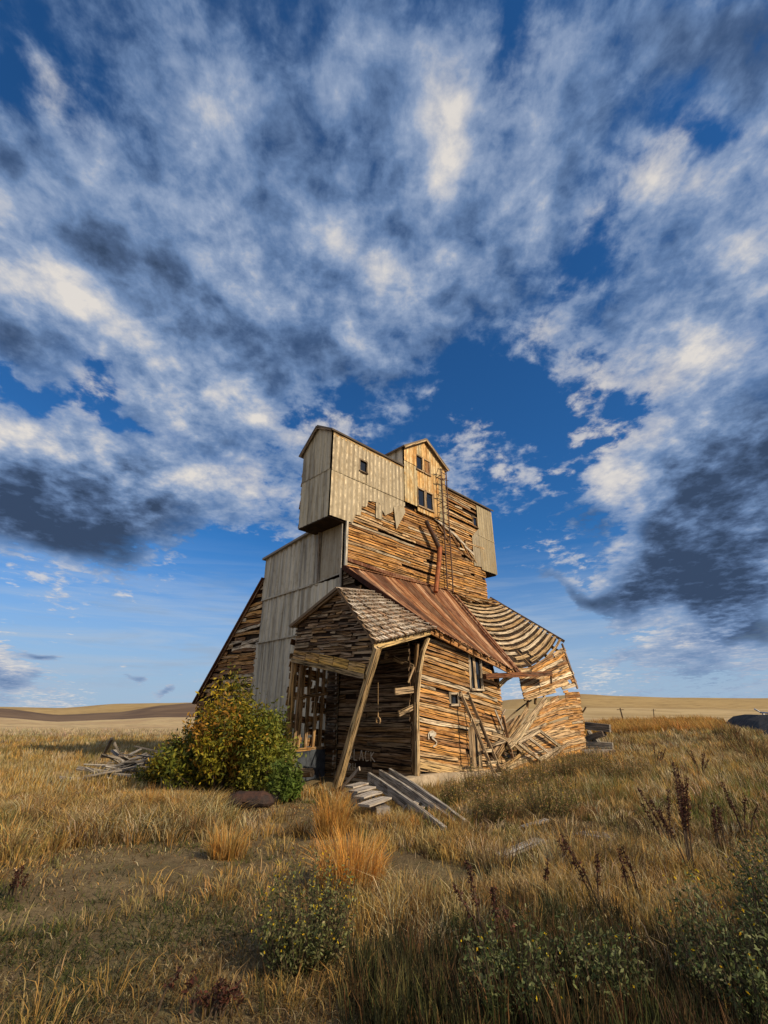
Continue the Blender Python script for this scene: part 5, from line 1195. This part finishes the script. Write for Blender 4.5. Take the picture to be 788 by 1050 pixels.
br = g.m('ADD', br, g.m('MULTIPLY', g.m('SUBTRACT', n3, .5), .8)); br = g.m('ADD', br, g.m('MULTIPLY', g.m('SUBTRACT', r3, n4), RW)); br = g.m('ADD', br, g.m('ADD', g.m('MULTIPLY', g.m('SUBTRACT', n2, .5), .85), g.m('MULTIPLY', g.m('SUBTRACT', n5, .5), .75)))
br = g.m('ADD', br, g.m('MULTIPLY', g.mr(dens, .50, .78, 1, 0), g.mr(dz, .35, .8, .20, .0)))
br = g.m('ADD', br, g.m('MULTIPLY', back_fill, .35))
ramp = g.n('ShaderNodeValToRGB'); g.l(br, ramp.inputs[0]); cr = ramp.color_ramp
stops = [(.0, (.040, .068, .130)), (.2, (.075, .125, .235)), (.42, (.150, .24, .42)), (.62, (.29, .375, .54)), (.98, (.74, .70, .66))]
cr.elements[0].position = stops[0][0]; cr.elements[0].color = stops[0][1]+(1,); cr.elements[1].position = stops[-1][0]; cr.elements[1].color = stops[-1][1]+(1,)
for p_, c_ in stops[1:-1]: q_ = cr.elements.new(p_); q_.color = c_+(1,)
BG = .12
cl = g.vm('SCALE', ramp.outputs[0]); nt.nodes[-1].inputs['Scale'].default_value = 1/BG
skc = g.mix(1., sky.outputs[0], (.23, .64, .97), 'MULTIPLY')
# low streaks near the horizon
st_ = g.noise(g.mp(dv, (1.2, 1.2, 16), loc=(0, 4, 2)), 2.6, 5, .6, .5); low = g.mr(dz, .0, .36, 1., 0.)
st2 = g.noise(g.mp(dv, (1.5, 1.5, 9), loc=(3, 1, 2)), 3.4, 4, .6, .3)
sa = g.m('MULTIPLY', g.mr(st_, .40, .66), g.m('MULTIPLY', low, .8))
skc = g.mix(sa, skc, (.50/BG, .58/BG, .68/BG))
skc = g.mix(g.m('MULTIPLY', g.mr(st2, .50, .68), g.m('MULTIPLY', low, .8)), skc, (.22/BG, .31/BG, .44/BG))
hz = g.mr(dz, 0., .34, .92, 0.); skc = g.mix(hz, skc, (.36/BG, .47/BG, .62/BG))
al = g.m('MULTIPLY', alpha, g.mr(dens, .50, .78, .68, 1.))
fin = g.mix(al, skc, cl)
bg = g.n('ShaderNodeBackground'); g.l(fin, bg.inputs[0]); bg.inputs[1].default_value = BG; wo = g.n('ShaderNodeOutputWorld'); g.l(bg.outputs[0], wo.inputs[0])
world.cycles.sampling_method = 'MANUAL'; world.cycles.sample_map_resolution = 512
ld = bpy.data.lights.new('sun', 'SUN'); ld.energy = 5.0; ld.angle = radians(.6); ld.color = (1., .82, .58)
so = link(bpy.data.objects.new('sun', ld)); so.rotation_euler = (-sdir).to_track_quat('-Z', 'Y').to_euler(); so.location = (20, -10, 30)

# =================================================================== CAMERA
cd = bpy.data.cameras.new('camera'); cam = link(bpy.data.objects.new('camera', cd)); SC.camera = cam
cam.location = (0, 0, EYE); cam.rotation_euler = (radians(90)+PITCH, 0, 0)
cd.sensor_fit = 'VERTICAL'; cd.sensor_height = 36; cd.lens = FOC/1050*36; cd.clip_end = 20000; cd.clip_start = .05
SC.view_settings.view_transform = 'Standard'; SC.view_settings.look = 'None'; SC.view_settings.gamma = 1; SC.view_settings.exposure = 0.0
SC.cycles.max_bounces = 6; SC.cycles.use_denoising = True
